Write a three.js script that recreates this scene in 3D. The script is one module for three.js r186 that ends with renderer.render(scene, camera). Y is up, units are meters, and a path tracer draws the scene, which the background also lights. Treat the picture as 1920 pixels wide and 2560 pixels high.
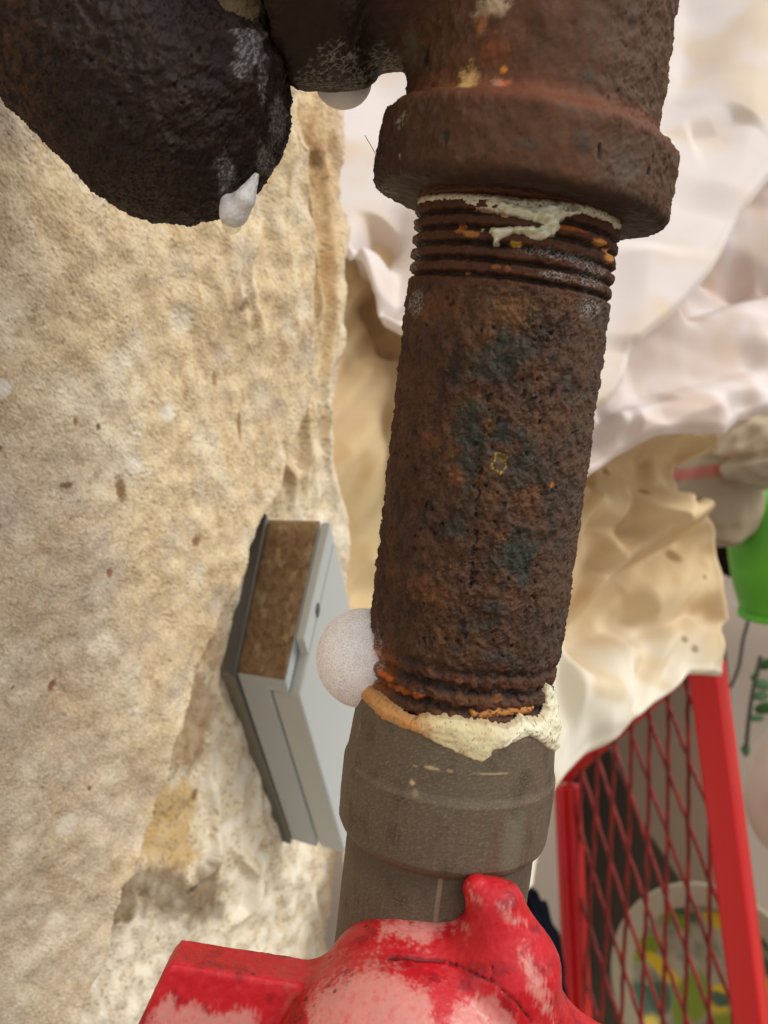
import * as THREE from 'three';
import { createNoise3D } from 'simplex-noise';
import { RoundedBoxGeometry } from 'three/addons/geometries/RoundedBoxGeometry.js';
import { mergeVertices } from 'three/addons/utils/BufferGeometryUtils.js';

// ---------------------------------------------------------------- camera, sky, sun, exposure
const F = 2400;                                   // focal length in photograph pixels (1920 x 2560)
const PITCH = 20 * Math.PI / 180;
const scene = new THREE.Scene();
const camera = new THREE.PerspectiveCamera(2 * Math.atan(1280 / F) * 180 / Math.PI, 0.75, 0.01, 60);
camera.position.set(0, 0.8, 0);
camera.rotation.x = -PITCH;
camera.focus = 0.171;
camera.userData.fStop = 26;
camera.updateMatrixWorld(true);
const CAM = camera.matrixWorld.clone();

const sunDir = new THREE.Vector3(0.55, 0.75, 0.12).normalize();
{
  const w = 256, h = 128, d = new Float32Array(w * h * 4);
  for (let y = 0; y < h; y++) for (let x = 0; x < w; x++) {
    const el = ((y + 0.5) / h - 0.5) * Math.PI, az = ((x + 0.5) / w - 0.5) * 2 * Math.PI;
    const dir = new THREE.Vector3(Math.cos(el) * Math.cos(az), Math.sin(el), Math.cos(el) * Math.sin(az));
    const g = Math.max(0, dir.dot(sunDir));
    const b = 0.52 + 0.42 * Math.max(0, Math.sin(el)) + 0.75 * Math.pow(g, 3);
    const o = (y * w + x) * 4;
    d[o] = b; d[o + 1] = b * 0.985; d[o + 2] = b * 0.965; d[o + 3] = 1;
  }
  const sky = new THREE.DataTexture(d, w, h, THREE.RGBAFormat, THREE.FloatType);
  sky.mapping = THREE.EquirectangularReflectionMapping; sky.magFilter = THREE.LinearFilter; sky.needsUpdate = true;
  scene.background = sky; scene.environment = sky;
}
const sun = new THREE.DirectionalLight(new THREE.Color(1, 0.97, 0.92), 1.5);
sun.position.copy(sunDir).multiplyScalar(5); sun.target.position.set(0, 0.7, -0.3);
sun.castShadow = true; sun.shadow.radius = 36; sun.shadow.mapSize.set(2048, 2048);
Object.assign(sun.shadow.camera, { left: -1.5, right: 1.5, top: 1.5, bottom: -1.5, near: 0.1, far: 12 });
scene.add(sun, sun.target);
const EXPOSURE = 0.98;

// ---------------------------------------------------------------- helpers
const V = (x, y, z) => new THREE.Vector3(x, y, z);
// "bench" axes: x right, y up, z towards the lens, origin at the lens; everything is modelled there in metres and then set into the world
const at = (px, py, d) => V((px - 960) / F * d, (1280 - py) / F * d, -d);
const UP = V(0, Math.cos(PITCH), Math.sin(PITCH));        // the world's up in bench axes
const toWorld = (p) => p.clone().applyMatrix4(CAM);
let seed = 12345;
const rnd = () => { seed = (seed + 0x6d2b79f5) | 0; let t = Math.imul(seed ^ (seed >>> 15), 1 | seed); t = (t + Math.imul(t ^ (t >>> 7), 61 | t)) ^ t; return ((t ^ (t >>> 14)) >>> 0) / 4294967296; };
const n3 = createNoise3D(rnd), n3b = createNoise3D(rnd);
const clamp = (x, a = 0, b = 1) => x < a ? a : x > b ? b : x;
const sst = (a, b, x) => { const t = clamp((x - a) / (b - a)); return t * t * (3 - 2 * t); };
const mix = (a, b, t) => a + (b - a) * t;
const l1 = (c) => { c /= 255; return c <= 0.04045 ? c / 12.92 : Math.pow((c + 0.055) / 1.055, 2.4); };
const L = (r, g, b) => [l1(r), l1(g), l1(b)];
const cmix = (c, d, t) => { c[0] += (d[0] - c[0]) * t; c[1] += (d[1] - c[1]) * t; c[2] += (d[2] - c[2]) * t; return c; };
const fbm = (x, y, z, o = 4) => { let s = 0, a = 0.5; for (let i = 0; i < o; i++) { s += a * n3(x, y, z); x = x * 2.03 + 7.1; y = y * 2.03 + 3.7; z = z * 2.03 + 1.3; a *= 0.5; } return s; };
const hash = (i, j, k) => { let h = Math.imul(i, 374761393) + Math.imul(j, 668265263) + Math.imul(k, 2147483647 ^ 0x5bd1e995); h = Math.imul(h ^ (h >>> 13), 1274126177); return ((h ^ (h >>> 16)) >>> 0) / 4294967296; };
function worley(x, y, z) {                               // nearest and second nearest cell distance
  const i = Math.floor(x), j = Math.floor(y), k = Math.floor(z); let a = 9, b = 9;
  for (let u = -1; u <= 1; u++) for (let v = -1; v <= 1; v++) for (let w = -1; w <= 1; w++) {
    const I = i + u, J = j + v, K = k + w;
    const dx = I + hash(I, J, K) - x, dy = J + hash(I + 91, J, K) - y, dz = K + hash(I, J + 57, K) - z, d = dx * dx + dy * dy + dz * dz;
    if (d < a) { b = a; a = d; } else if (d < b) b = d;
  }
  return [Math.sqrt(a), Math.sqrt(b)];
}
function sdPoly(P, x, y) {                               // positive inside
  let d = 1e9, s = -1;
  for (let i = 0, j = P.length - 1; i < P.length; j = i++) {
    const ex = P[j][0] - P[i][0], ey = P[j][1] - P[i][1], wx = x - P[i][0], wy = y - P[i][1];
    const t = clamp((wx * ex + wy * ey) / (ex * ex + ey * ey + 1e-20)), bx = wx - ex * t, by = wy - ey * t;
    d = Math.min(d, bx * bx + by * by);
    if ((P[i][1] > y) !== (P[j][1] > y) && x < (P[j][0] - P[i][0]) * (y - P[i][1]) / (P[j][1] - P[i][1]) + P[i][0]) s = -s;
  }
  return s * Math.sqrt(d);
}
function lineDist(P, x, y) {                             // [signed distance to an open polyline, how far along 0..1]
  let best = 1e9, sg = 1, al = 0;
  for (let i = 0; i + 1 < P.length; i++) {
    const ex = P[i + 1][0] - P[i][0], ey = P[i + 1][1] - P[i][1], wx = x - P[i][0], wy = y - P[i][1];
    const t = clamp((wx * ex + wy * ey) / (ex * ex + ey * ey + 1e-20)), bx = wx - ex * t, by = wy - ey * t, d = bx * bx + by * by;
    if (d < best) { best = d; sg = ex * wy - ey * wx >= 0 ? 1 : -1; al = (i + t) / (P.length - 1); }
  }
  return [sg * Math.sqrt(best), al];
}
const zoomPts = (ox, oy, s, pts) => pts.map(([x, y]) => [ox + x * s, oy + y * s]);

// a Group at the thing's base; parts hold their geometry relative to that base
function thing(name, label, category, base, group) {
  const o = new THREE.Group(); o.name = name; o.position.copy(toWorld(base)); o.userData = { label, category };
  if (group) o.userData.group = group;
  scene.add(o); return o;
}
function settle(geo, o) { geo.applyMatrix4(CAM); geo.translate(-o.position.x, -o.position.y, -o.position.z); return geo; }
function part(name, geo, mat, parent, root = parent, label) {
  const m = new THREE.Mesh(settle(geo, root), mat); m.name = name; m.castShadow = m.receiveShadow = true;
  if (label) m.userData.label = label;
  parent.add(m); return m;
}
function makeGeo(pos, col, idx) {
  const g = new THREE.BufferGeometry();
  g.setAttribute('position', new THREE.BufferAttribute(pos, 3));
  if (col) g.setAttribute('color', new THREE.BufferAttribute(col, 3));
  g.setIndex(new THREE.BufferAttribute(idx instanceof Uint32Array ? idx : new Uint32Array(idx), 1));
  g.computeVertexNormals(); return g;
}
// grid surface; fn(i, j) returns [x, y, z, r, g, b] or with a 7th entry false to leave the vertex out
function grid(nu, nv, wrapU, fn) {
  const pos = new Float32Array(nu * nv * 3), col = new Float32Array(nu * nv * 3), ok = new Uint8Array(nu * nv), idx = [];
  for (let j = 0; j < nv; j++) for (let i = 0; i < nu; i++) {
    const o = j * nu + i, r = fn(i, j);
    ok[o] = r[6] === false ? 0 : 1;
    for (let c = 0; c < 3; c++) { pos[o * 3 + c] = r[c]; col[o * 3 + c] = r[3 + c]; }
  }
  for (let j = 0; j + 1 < nv; j++) for (let i = 0; i < (wrapU ? nu : nu - 1); i++) {
    const a = j * nu + i, b = j * nu + (i + 1) % nu, c = a + nu, d = b + nu;
    if (ok[a] && ok[b] && ok[c] && ok[d]) idx.push(a, c, b, b, c, d);
  }
  return makeGeo(pos, col, idx);
}
// surface nets over a signed distance function, then one subdivision, set back onto the surface, displaced and coloured
function netSDF(sdf, lo, hi, cell, subdivide, finish) {
  const nx = Math.ceil((hi.x - lo.x) / cell) + 1, ny = Math.ceil((hi.y - lo.y) / cell) + 1, nz = Math.ceil((hi.z - lo.z) / cell) + 1;
  const f = new Float32Array(nx * ny * nz), id = new Int32Array(nx * ny * nz).fill(-1);
  for (let k = 0, o = 0; k < nz; k++) for (let j = 0; j < ny; j++) for (let i = 0; i < nx; i++, o++) f[o] = sdf(lo.x + i * cell, lo.y + j * cell, lo.z + k * cell);
  let P = [], T = []; const at3 = (i, j, k) => (k * ny + j) * nx + i;
  const corners = [0, 1, 2, 3, 4, 5, 6, 7].map((c) => [c & 1, (c >> 1) & 1, c >> 2]), edges = [];
  for (let a = 0; a < 8; a++) for (const bit of [1, 2, 4]) if (!(a & bit)) edges.push([a, a | bit]);
  for (let k = 0; k + 1 < nz; k++) for (let j = 0; j + 1 < ny; j++) for (let i = 0; i + 1 < nx; i++) {
    let m = 0; const v = corners.map(([a, b, c], q) => { const s = f[at3(i + a, j + b, k + c)]; if (s < 0) m |= 1 << q; return s; });
    if (m === 0 || m === 255) continue;
    let x = 0, y = 0, z = 0, n = 0;
    for (const [a, b] of edges) if ((v[a] < 0) !== (v[b] < 0)) { const t = v[a] / (v[a] - v[b]), A = corners[a], B = corners[b]; x += A[0] + (B[0] - A[0]) * t; y += A[1] + (B[1] - A[1]) * t; z += A[2] + (B[2] - A[2]) * t; n++; }
    id[at3(i, j, k)] = P.length / 3; P.push(lo.x + (i + x / n) * cell, lo.y + (j + y / n) * cell, lo.z + (k + z / n) * cell);
  }
  const quad = (a, b, c, d, flip) => { if (a < 0 || b < 0 || c < 0 || d < 0) return; flip ? T.push(a, c, b, a, d, c) : T.push(a, b, c, a, c, d); };
  for (let k = 1; k + 1 < nz; k++) for (let j = 1; j + 1 < ny; j++) for (let i = 1; i + 1 < nx; i++) {
    const s = f[at3(i, j, k)] < 0;
    if (s !== f[at3(i + 1, j, k)] < 0) quad(id[at3(i, j - 1, k - 1)], id[at3(i, j, k - 1)], id[at3(i, j, k)], id[at3(i, j - 1, k)], !s);
    if (s !== f[at3(i, j + 1, k)] < 0) quad(id[at3(i - 1, j, k - 1)], id[at3(i - 1, j, k)], id[at3(i, j, k)], id[at3(i, j, k - 1)], !s);
    if (s !== f[at3(i, j, k + 1)] < 0) quad(id[at3(i - 1, j - 1, k)], id[at3(i, j - 1, k)], id[at3(i, j, k)], id[at3(i - 1, j, k)], !s);
  }
  if (subdivide) {
    const mid = new Map(), T2 = [];
    const m = (a, b) => { const key = a < b ? a * 4194304 + b : b * 4194304 + a; let r = mid.get(key); if (r === undefined) { r = P.length / 3; P.push((P[a * 3] + P[b * 3]) / 2, (P[a * 3 + 1] + P[b * 3 + 1]) / 2, (P[a * 3 + 2] + P[b * 3 + 2]) / 2); mid.set(key, r); } return r; };
    for (let q = 0; q < T.length; q += 3) { const a = T[q], b = T[q + 1], c = T[q + 2], ab = m(a, b), bc = m(b, c), ca = m(c, a); T2.push(a, ab, ca, ab, b, bc, ca, bc, c, ab, bc, ca); }
    T = T2;
  }
  const n = P.length / 3, pos = new Float32Array(n * 3), col = new Float32Array(n * 3), e = cell * 0.4;
  for (let q = 0; q < n; q++) {
    let x = P[q * 3], y = P[q * 3 + 1], z = P[q * 3 + 2], gx, gy, gz;
    for (let it = 0; it < 2; it++) {
      const s = sdf(x, y, z); gx = sdf(x + e, y, z) - s; gy = sdf(x, y + e, z) - s; gz = sdf(x, y, z + e) - s;
      const l = Math.hypot(gx, gy, gz) || 1; gx /= l; gy /= l; gz /= l;
      x -= gx * s * 0.9; y -= gy * s * 0.9; z -= gz * s * 0.9;
    }
    const r = finish(x, y, z, gx, gy, gz);                  // [height, r, g, b]
    pos[q * 3] = x + gx * r[0]; pos[q * 3 + 1] = y + gy * r[0]; pos[q * 3 + 2] = z + gz * r[0];
    col[q * 3] = r[1]; col[q * 3 + 1] = r[2]; col[q * 3 + 2] = r[3];
  }
  return makeGeo(pos, col, new Uint32Array(T));
}
// split a mesh in two by a test on the middle of each triangle
function splitGeo(g, test) {
  const p = g.attributes.position.array, T = g.index.array, parts = [[], []];
  for (let q = 0; q < T.length; q += 3) {
    const [a, b, c] = [T[q], T[q + 1], T[q + 2]];
    parts[test((p[a * 3] + p[b * 3] + p[c * 3]) / 3, (p[a * 3 + 1] + p[b * 3 + 1] + p[c * 3 + 1]) / 3, (p[a * 3 + 2] + p[b * 3 + 2] + p[c * 3 + 2]) / 3) ? 1 : 0].push(a, b, c);
  }
  return parts.map((idx) => {
    const map = new Map(), keep = []; const I = new Uint32Array(idx.map((a) => { let m = map.get(a); if (m === undefined) { m = keep.length; map.set(a, m); keep.push(a); } return m; }));
    const r = new THREE.BufferGeometry();
    for (const name of ['position', 'color', 'normal']) { const s = g.attributes[name].array, o = new Float32Array(keep.length * 3); keep.forEach((a, i) => { o[i * 3] = s[a * 3]; o[i * 3 + 1] = s[a * 3 + 1]; o[i * 3 + 2] = s[a * 3 + 2]; }); r.setAttribute(name, new THREE.BufferAttribute(o, 3)); }
    r.setIndex(new THREE.BufferAttribute(I, 1)); return r;
  });
}
const sdCyl = (a, b, r, round) => {                          // a rounded solid cylinder between two points
  const d = b.clone().sub(a), len = d.length(); d.divideScalar(len); const ax = a.x, ay = a.y, az = a.z;
  return (x, y, z) => {
    const px = x - ax, py = y - ay, pz = z - az, t = px * d.x + py * d.y + pz * d.z;
    const q = Math.sqrt(Math.max(0, px * px + py * py + pz * pz - t * t)) - r + round, h = Math.abs(t - len / 2) - len / 2 + round;
    return Math.min(Math.max(q, h), 0) + Math.hypot(Math.max(q, 0), Math.max(h, 0)) - round;
  };
};
const sdCap = (a, b, r1, r2 = r1) => { const d = b.clone().sub(a), l2 = d.lengthSq() || 1e-9; return (x, y, z) => { const px = x - a.x, py = y - a.y, pz = z - a.z, t = clamp((px * d.x + py * d.y + pz * d.z) / l2); return Math.hypot(px - d.x * t, py - d.y * t, pz - d.z * t) - mix(r1, r2, t); }; };
const smin = (a, b, k) => { const h = Math.max(k - Math.abs(a - b), 0) / k; return Math.min(a, b) - h * h * k * 0.25; };
function hit(sdf, px, py) { const d = at(px, py, 1).normalize(); let t = 0.09; for (let i = 0; i < 160; i++) { const s = sdf(d.x * t, d.y * t, d.z * t); if (Math.abs(s) < 2e-5) break; t += s * 0.8; if (t > 0.6) break; } return d.multiplyScalar(t); }

const std = (o) => new THREE.MeshStandardMaterial({ vertexColors: true, roughness: 0.85, metalness: 0, ...o });
const phys = (o) => new THREE.MeshPhysicalMaterial({ vertexColors: true, roughness: 0.85, ...o });
const MAT = {
  rust: phys({ roughness: 0.66, specularIntensity: 0.55 }), wetIron: phys({ roughness: 0.6, specularIntensity: 0.5 }),
  wall: std({ roughness: 0.95 }), cloth: phys({ roughness: 1, specularIntensity: 0.05, side: THREE.DoubleSide }),
  paste: std({ roughness: 0.7 }), plastic: std({ roughness: 0.62 }), redPaint: phys({ roughness: 0.36, specularIntensity: 0.8 }),
  foam: phys({ roughness: 0.75, specularIntensity: 0.6 }), plain: std({ roughness: 0.6 }), paintBar: phys({ roughness: 0.45 }),
};

// ---------------------------------------------------------------- the ground
const white = [1, 1, 1];
{
  const n = 90, g = grid(n, n, false, (i, j) => {
    const x = (i / (n - 1) - 0.5) * 30, z = (j / (n - 1) - 0.5) * 30, s = fbm(x * 2, 0, z * 2, 4);
    return [x, 0.004 * s, -z, ...cmix(L(150, 134, 118), L(110, 96, 84), clamp(0.5 + s))];
  });
  g.computeVertexNormals();
  const nrm = g.attributes.normal.array; if (nrm[1] < 0) { const I = g.index.array; for (let q = 0; q < I.length; q += 3) [I[q], I[q + 1]] = [I[q + 1], I[q]]; g.computeVertexNormals(); }
  const m = new THREE.Mesh(g, MAT.wall); m.name = 'ground'; m.receiveShadow = true; m.userData = { kind: 'structure' }; scene.add(m);
}

// ---------------------------------------------------------------- sheets: a plane with relief (the wall, the cloths)
class Sheet {
  constructor(P0, P1, up) {                               // u from P0 towards P1 (square to up), v along up, height towards the lens
    this.P0 = P0; this.v = up.clone().normalize();
    this.u = P1.clone().sub(P0); this.u.addScaledVector(this.v, -this.u.dot(this.v)).normalize();
    this.n = this.u.clone().cross(this.v); if (this.n.dot(P0) > 0) this.n.negate();
  }
  uv(px, py) { const d = at(px, py, 1), t = this.P0.dot(this.n) / d.dot(this.n), p = d.multiplyScalar(t).sub(this.P0); return [p.dot(this.u), p.dot(this.v)]; }
  poly(pts) { return pts.map(([x, y]) => this.uv(x, y)); }
  p(u, v, h) { return this.P0.clone().addScaledVector(this.u, u).addScaledVector(this.v, v).addScaledVector(this.n, h); }
  mesh(us, vs, fn) {                                      // fn(u, v) -> [h, r, g, b, keep]
    const g = grid(us.length, vs.length, false, (i, j) => { const r = fn(us[i], vs[j]), p = this.p(r[5] ?? us[i], r[6] ?? vs[j], r[0]); return [p.x, p.y, p.z, r[1], r[2], r[3], r[4]]; });
    const I = g.index.array, p = g.attributes.position.array;
    if (I.length) {
      const a = V(), b = V(), c = V(); a.fromArray(p, I[0] * 3); b.fromArray(p, I[1] * 3); c.fromArray(p, I[2] * 3);
      // orientation is taken from the plane, not from one rough triangle
      const up = this.u.clone().cross(this.v).dot(this.n) > 0;
      if (up) { for (let q = 0; q < I.length; q += 3) { const t = I[q]; I[q] = I[q + 1]; I[q + 1] = t; } }
      g.computeVertexNormals();
    }
    return g;
  }
}
const range = (a, b, step) => { const n = Math.max(2, Math.ceil((b - a) / step) + 1), r = []; for (let i = 0; i < n; i++) r.push(a + (b - a) * i / (n - 1)); return r; };

// ---------------------------------------------------------------- the stained wall at the left
const wallS = new Sheet(at(0, 1280, 0.235), at(900, 1280, 0.36), UP);
{
  const S = wallS, mainEdge = S.poly([[742, -400], [742, 150], [742, 296], [769, 365], [773, 457], [783, 592], [779, 688], [775, 765], [781, 842], [786, 938], [785, 957], [744, 1096], [728, 1153], [703, 1210], [640, 1330], [570, 1500], [499, 1687], [477, 1765], [434, 1852], [423, 1904], [391, 2034], [369, 2099], [338, 2177], [304, 2220], [286, 2303], [278, 2372], [256, 2416], [217, 2481], [187, 2560], [120, 2800]]);
  const endEdge = S.poly([[915, -400], [905, 150], [905, 420], [911, 600], [900, 665], [896, 726], [892, 842], [884, 900], [896, 957], [871, 1058], [877, 1216], [896, 1264], [912, 1337], [902, 1406], [890, 1517], [875, 1800], [860, 2300], [850, 2800]]);
  const ridges = [[[742, 200], [770, 330], [804, 534], [831, 765], [838, 822]], [[850, 300], [870, 560], [868, 800], [850, 1000], [855, 1150], [885, 1300]], [[790, 960], [800, 1130], [790, 1290]], [[735, 1150], [760, 1200], [770, 1290]], [[560, 1900], [575, 2050], [560, 2180], [520, 2220]], [[700, 2140], [640, 2290], [600, 2340]], [[600, 2120], [660, 2200], [640, 2330]]].map((r) => S.poly(r));
  const stains = [  // brown stains, and one strip of ridge shade painted in tan
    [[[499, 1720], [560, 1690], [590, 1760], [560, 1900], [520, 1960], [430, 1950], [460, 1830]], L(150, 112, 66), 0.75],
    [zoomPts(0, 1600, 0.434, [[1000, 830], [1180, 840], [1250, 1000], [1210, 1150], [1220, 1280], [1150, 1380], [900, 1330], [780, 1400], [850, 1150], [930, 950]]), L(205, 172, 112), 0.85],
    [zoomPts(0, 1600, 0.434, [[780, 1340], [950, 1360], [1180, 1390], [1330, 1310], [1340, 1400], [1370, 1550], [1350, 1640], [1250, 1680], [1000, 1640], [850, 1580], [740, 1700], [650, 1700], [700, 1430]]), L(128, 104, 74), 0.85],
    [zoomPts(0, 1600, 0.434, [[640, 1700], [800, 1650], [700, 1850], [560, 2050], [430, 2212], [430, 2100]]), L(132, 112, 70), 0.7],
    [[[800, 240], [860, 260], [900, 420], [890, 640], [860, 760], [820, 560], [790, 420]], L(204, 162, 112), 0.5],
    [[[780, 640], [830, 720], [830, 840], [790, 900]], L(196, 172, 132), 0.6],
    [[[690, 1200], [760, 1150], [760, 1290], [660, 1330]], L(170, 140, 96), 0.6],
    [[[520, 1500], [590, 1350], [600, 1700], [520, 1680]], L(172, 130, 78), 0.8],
    [[[742, 296], [773, 457], [783, 592], [779, 688], [775, 765], [831, 765], [804, 534], [780, 400]], L(206, 180, 136), 0.7],  // no stain: shade beside the ridge, painted as a tan strip
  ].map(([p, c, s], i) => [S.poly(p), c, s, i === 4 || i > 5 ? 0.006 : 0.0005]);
  const spots = [[310, 1225, 14, 34, L(120, 84, 40)], [165, 1213, 16, 9, L(110, 78, 36)], [250, 1068, 6, 9, L(90, 70, 44)], [190, 1056, 6, 12, L(140, 100, 56)], [135, 1718, 16, 14, L(142, 82, 40)], [268, 1432, 8, 12, L(146, 92, 54)], [485, 1352, 12, 14, L(128, 84, 52)], [600, 763, 12, 18, L(140, 112, 70)], [840, 400, 14, 26, L(110, 84, 50)], [505, 2237, 13, 8, L(66, 50, 34)], [315, 2297, 9, 9, L(60, 46, 30)], [25, 1718, 5, 5, L(60, 44, 34)], [222, 1970, 5, 6, L(60, 50, 44)], [545, 950, 10, 22, L(160, 124, 78)], [430, 1981, 12, 6, L(90, 70, 40)], [605, 1070, 6, 36, L(150, 118, 74)], [10, 1125, 8, 6, L(120, 70, 44)], [500, 1700, 8, 40, L(150, 110, 60)], [530, 2010, 10, 14, L(120, 88, 46)], [560, 1560, 6, 20, L(140, 100, 50)], [340, 1160, 22, 20, L(232, 224, 206)], [10, 970, 26, 24, L(236, 230, 220)], [455, 800, 30, 40, L(236, 226, 200)], [420, 1030, 18, 22, L(238, 232, 214)], [165, 2060, 26, 24, L(222, 212, 194)]].map(([x, y, rx, ry, c]) => { const a = S.uv(x, y), b = S.uv(x + rx, y), d = S.uv(x, y + ry); return [a[0], a[1], Math.abs(b[0] - a[0]), Math.abs(d[1] - a[1]), c]; });
  const [u0] = S.uv(-40, 2600), [uE] = S.uv(930, 1280), vT = S.uv(0, -60)[1], vB = S.uv(950, 2640)[1];
  const us = [...range(u0 - 0.5, u0 - 0.12, 0.02), ...range(u0 - 0.115, u0 - 0.002, 0.003), ...range(u0, uE, 0.00038), ...range(uE + 0.002, uE + 0.05, 0.004)];
  const vs = [...range(-0.7, vB - 0.01, 0.02), ...range(vB, vT + 0.03, 0.00042), ...range(vT + 0.05, vT + 0.4, 0.02)];
  const uA = S.uv(60, 1280)[0], base = L(233, 211, 168), pale = L(240, 229, 206), tan = L(196, 164, 118), grey = L(196, 184, 172), whiteLime = L(242, 234, 214), dark = L(120, 92, 62);
  const fine = us.length * vs.length;
  const g = S.mesh(us, vs, (u, v) => {
    const U = u * 1000, W = v * 1000;
    const [dm] = lineDist(mainEdge, u, v), [de] = lineDist(endEdge, u, v);   // positive to the left of a line drawn downwards? see the signs below
    const inMain = -dm, inEnd = -de;                                         // > 0 left of the edge
    const wob = 0.0006 * n3(U / 5, W / 5, 3) + 0.0003 * n3(U / 1.7, W / 1.7, 5);
    const m = sst(-0.0012, 0.0012, inMain + wob);
    const beyond = Math.max(0, -(inEnd + wob * 0.7 + 0.0012 * n3(W / 22, 3, 1)));
    if (beyond > 0.03) return [-0.05, ...base, false];
    // relief
    const wx = U + 1.2 * n3(U / 3, W / 3, 1), wy = W + 1.2 * n3(U / 3, W / 3, 2);
    let h = -0.0075 * (1 - m) + 0.0022 * n3(U / 38, W / 60, 9) + 0.0021 * sst(0.05, 0.09, u - uA) * n3(U / 13 + 0.6 * n3(U / 30, W / 40, 2), W / 120, 19) + 0.0008 * n3(U / 12, W / 16, 4);
    h += m * 0.0008 * Math.exp(-Math.pow((inMain - 0.002) / 0.002, 2));
    const fibre = fbm(wx / 1.5, wy / 1.1, 8, 3), crumb = n3(wx / 0.75, wy / 0.75, 11), curl = 1 - Math.abs(n3(wx / 1.9, wy / 1.9, 17));
    h += 0.00022 * fibre + 0.00013 * crumb + 0.00022 * curl * curl + 0.0005 * n3(U / 7, W / 9, 41);
    const vein = sst(0.16, 0.0, Math.abs(n3(wx / 1.35, wy / 1.05, 71))) * sst(-0.5, 0.2, n3(U / 4, W / 4, 72)); h -= 0.00016 * vein;
    const pit = sst(0.66, 0.84, n3(U / 2.1 + 0.5 * crumb, W / 3.2, 23)) * sst(0.0, 0.5, n3(U / 15, W / 15, 24)); h -= 0.00022 * pit;
    for (const r of ridges) { const [d, al] = lineDist(r, u, v); const k = Math.sin(Math.PI * clamp(al, 0.02, 0.98)); h += k * (0.0042 * Math.exp(-d * d / (d > 0 ? 1.2e-5 : 2.5e-6))); }
    h -= beyond > 0 ? beyond * 2.2 + 0.004 * sst(0, 0.002, beyond) : 0;
    // colour
    const c = cmix(L(206, 186, 158), base, sst(0.0, 0.055, u - uA + 0.02 * n3(U / 40, W / 40, 131)));
    const big = fbm(U / 26, W / 34, 31, 4), med = fbm(U / 7, W / 9, 37, 3);
    cmix(c, pale, 0.8 * sst(0.0, 0.6, big + 0.2 * med)); cmix(c, tan, 0.4 * sst(0.02, 0.6, -big + 0.3 * med)); cmix(c, L(186, 144, 92), 0.55 * sst(0.1, 0.5, fbm(U / 7, W / 26, 141, 4)) * sst(0.03, 0.07, u - uA));
    cmix(c, grey, 0.5 * sst(0.1, 0.5, fbm(U / 30, W / 30, 47, 3)) * m);
    cmix(c, tan, 0.5 * sst(0.1, 0.6, -fibre + 0.3 * crumb)); cmix(c, dark, 0.35 * pit + 0.16 * sst(0.3, 0.8, n3(wx / 0.9, wy / 1.1, 53)) * sst(-0.2, 0.4, med)); cmix(c, L(134, 104, 72), 0.6 * vein); const spk = n3b(U / 0.5, W / 0.55, 3); cmix(c, L(128, 98, 66), 0.5 * sst(0.2, 0.75, spk) * sst(-0.5, 0.3, med + 0.5 * fibre)); cmix(c, L(252, 242, 220), 0.45 * sst(0.25, 0.8, -spk)); cmix(c, pale, 0.4 * sst(0.15, 0.7, crumb + 0.4 * fibre));
    if (m < 0.99) {
      const q = fbm(U / 9, W / 14, 61, 4);
      cmix(c, whiteLime, (1 - m) * (0.45 + 0.5 * sst(-0.1, 0.3, q)) * sst(0.0, -0.06, v));
      cmix(c, L(150, 116, 72), 0.85 * (1 - m) * sst(0.009, 0.0, -inMain + 0.002 * med) * sst(0.0, -0.05, v));
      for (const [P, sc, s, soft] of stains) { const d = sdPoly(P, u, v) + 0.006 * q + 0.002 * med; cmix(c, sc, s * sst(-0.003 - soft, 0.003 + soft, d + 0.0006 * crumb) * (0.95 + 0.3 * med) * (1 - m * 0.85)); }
      cmix(c, L(126, 100, 62), (1 - m) * 0.55 * sst(0.25, 0.6, n3(U / 2.2, W / 2.6, 67) + 0.3 * crumb) * sst(-0.2, 0.25, -q));
    }
    cmix(c, L(232, 212, 188), 0.6 * sst(0.006, 0.0, inEnd));
    for (const [su, sv, ru, rv, sc] of spots) { const e = Math.hypot((u - su) / ru, (v - sv) / rv); if (e < 2) { const k = sst(1.25, 0.6, e + 0.3 * n3(U * 1.2, W * 1.2, 3)); cmix(c, sc, 0.85 * k); h -= 0.0003 * k; } }
    return [h, c[0], c[1], c[2], true];
  });
  const t = thing('plaster_wall', 'rough cream wall with brown stains and crumbling layered edges behind the pipes', 'wall', S.p(0.05, -0.4, 0));
  part('wall_surface', g, MAT.wall, t);
  // the thickness of the wall behind its face
  const back = new THREE.BoxGeometry(0.62, 1.2, 0.05); back.setAttribute('color', new THREE.BufferAttribute(new Float32Array(back.attributes.position.count * 3).fill(0.5), 3));
  const M = new THREE.Matrix4().makeBasis(S.u, S.v, S.u.clone().cross(S.v)), c = S.p((u0 - 0.5 + uE) / 2 - 0.03, 0, -0.06); M.setPosition(c); back.applyMatrix4(M);
  part('wall_core', back, MAT.wall, t);
}

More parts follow.
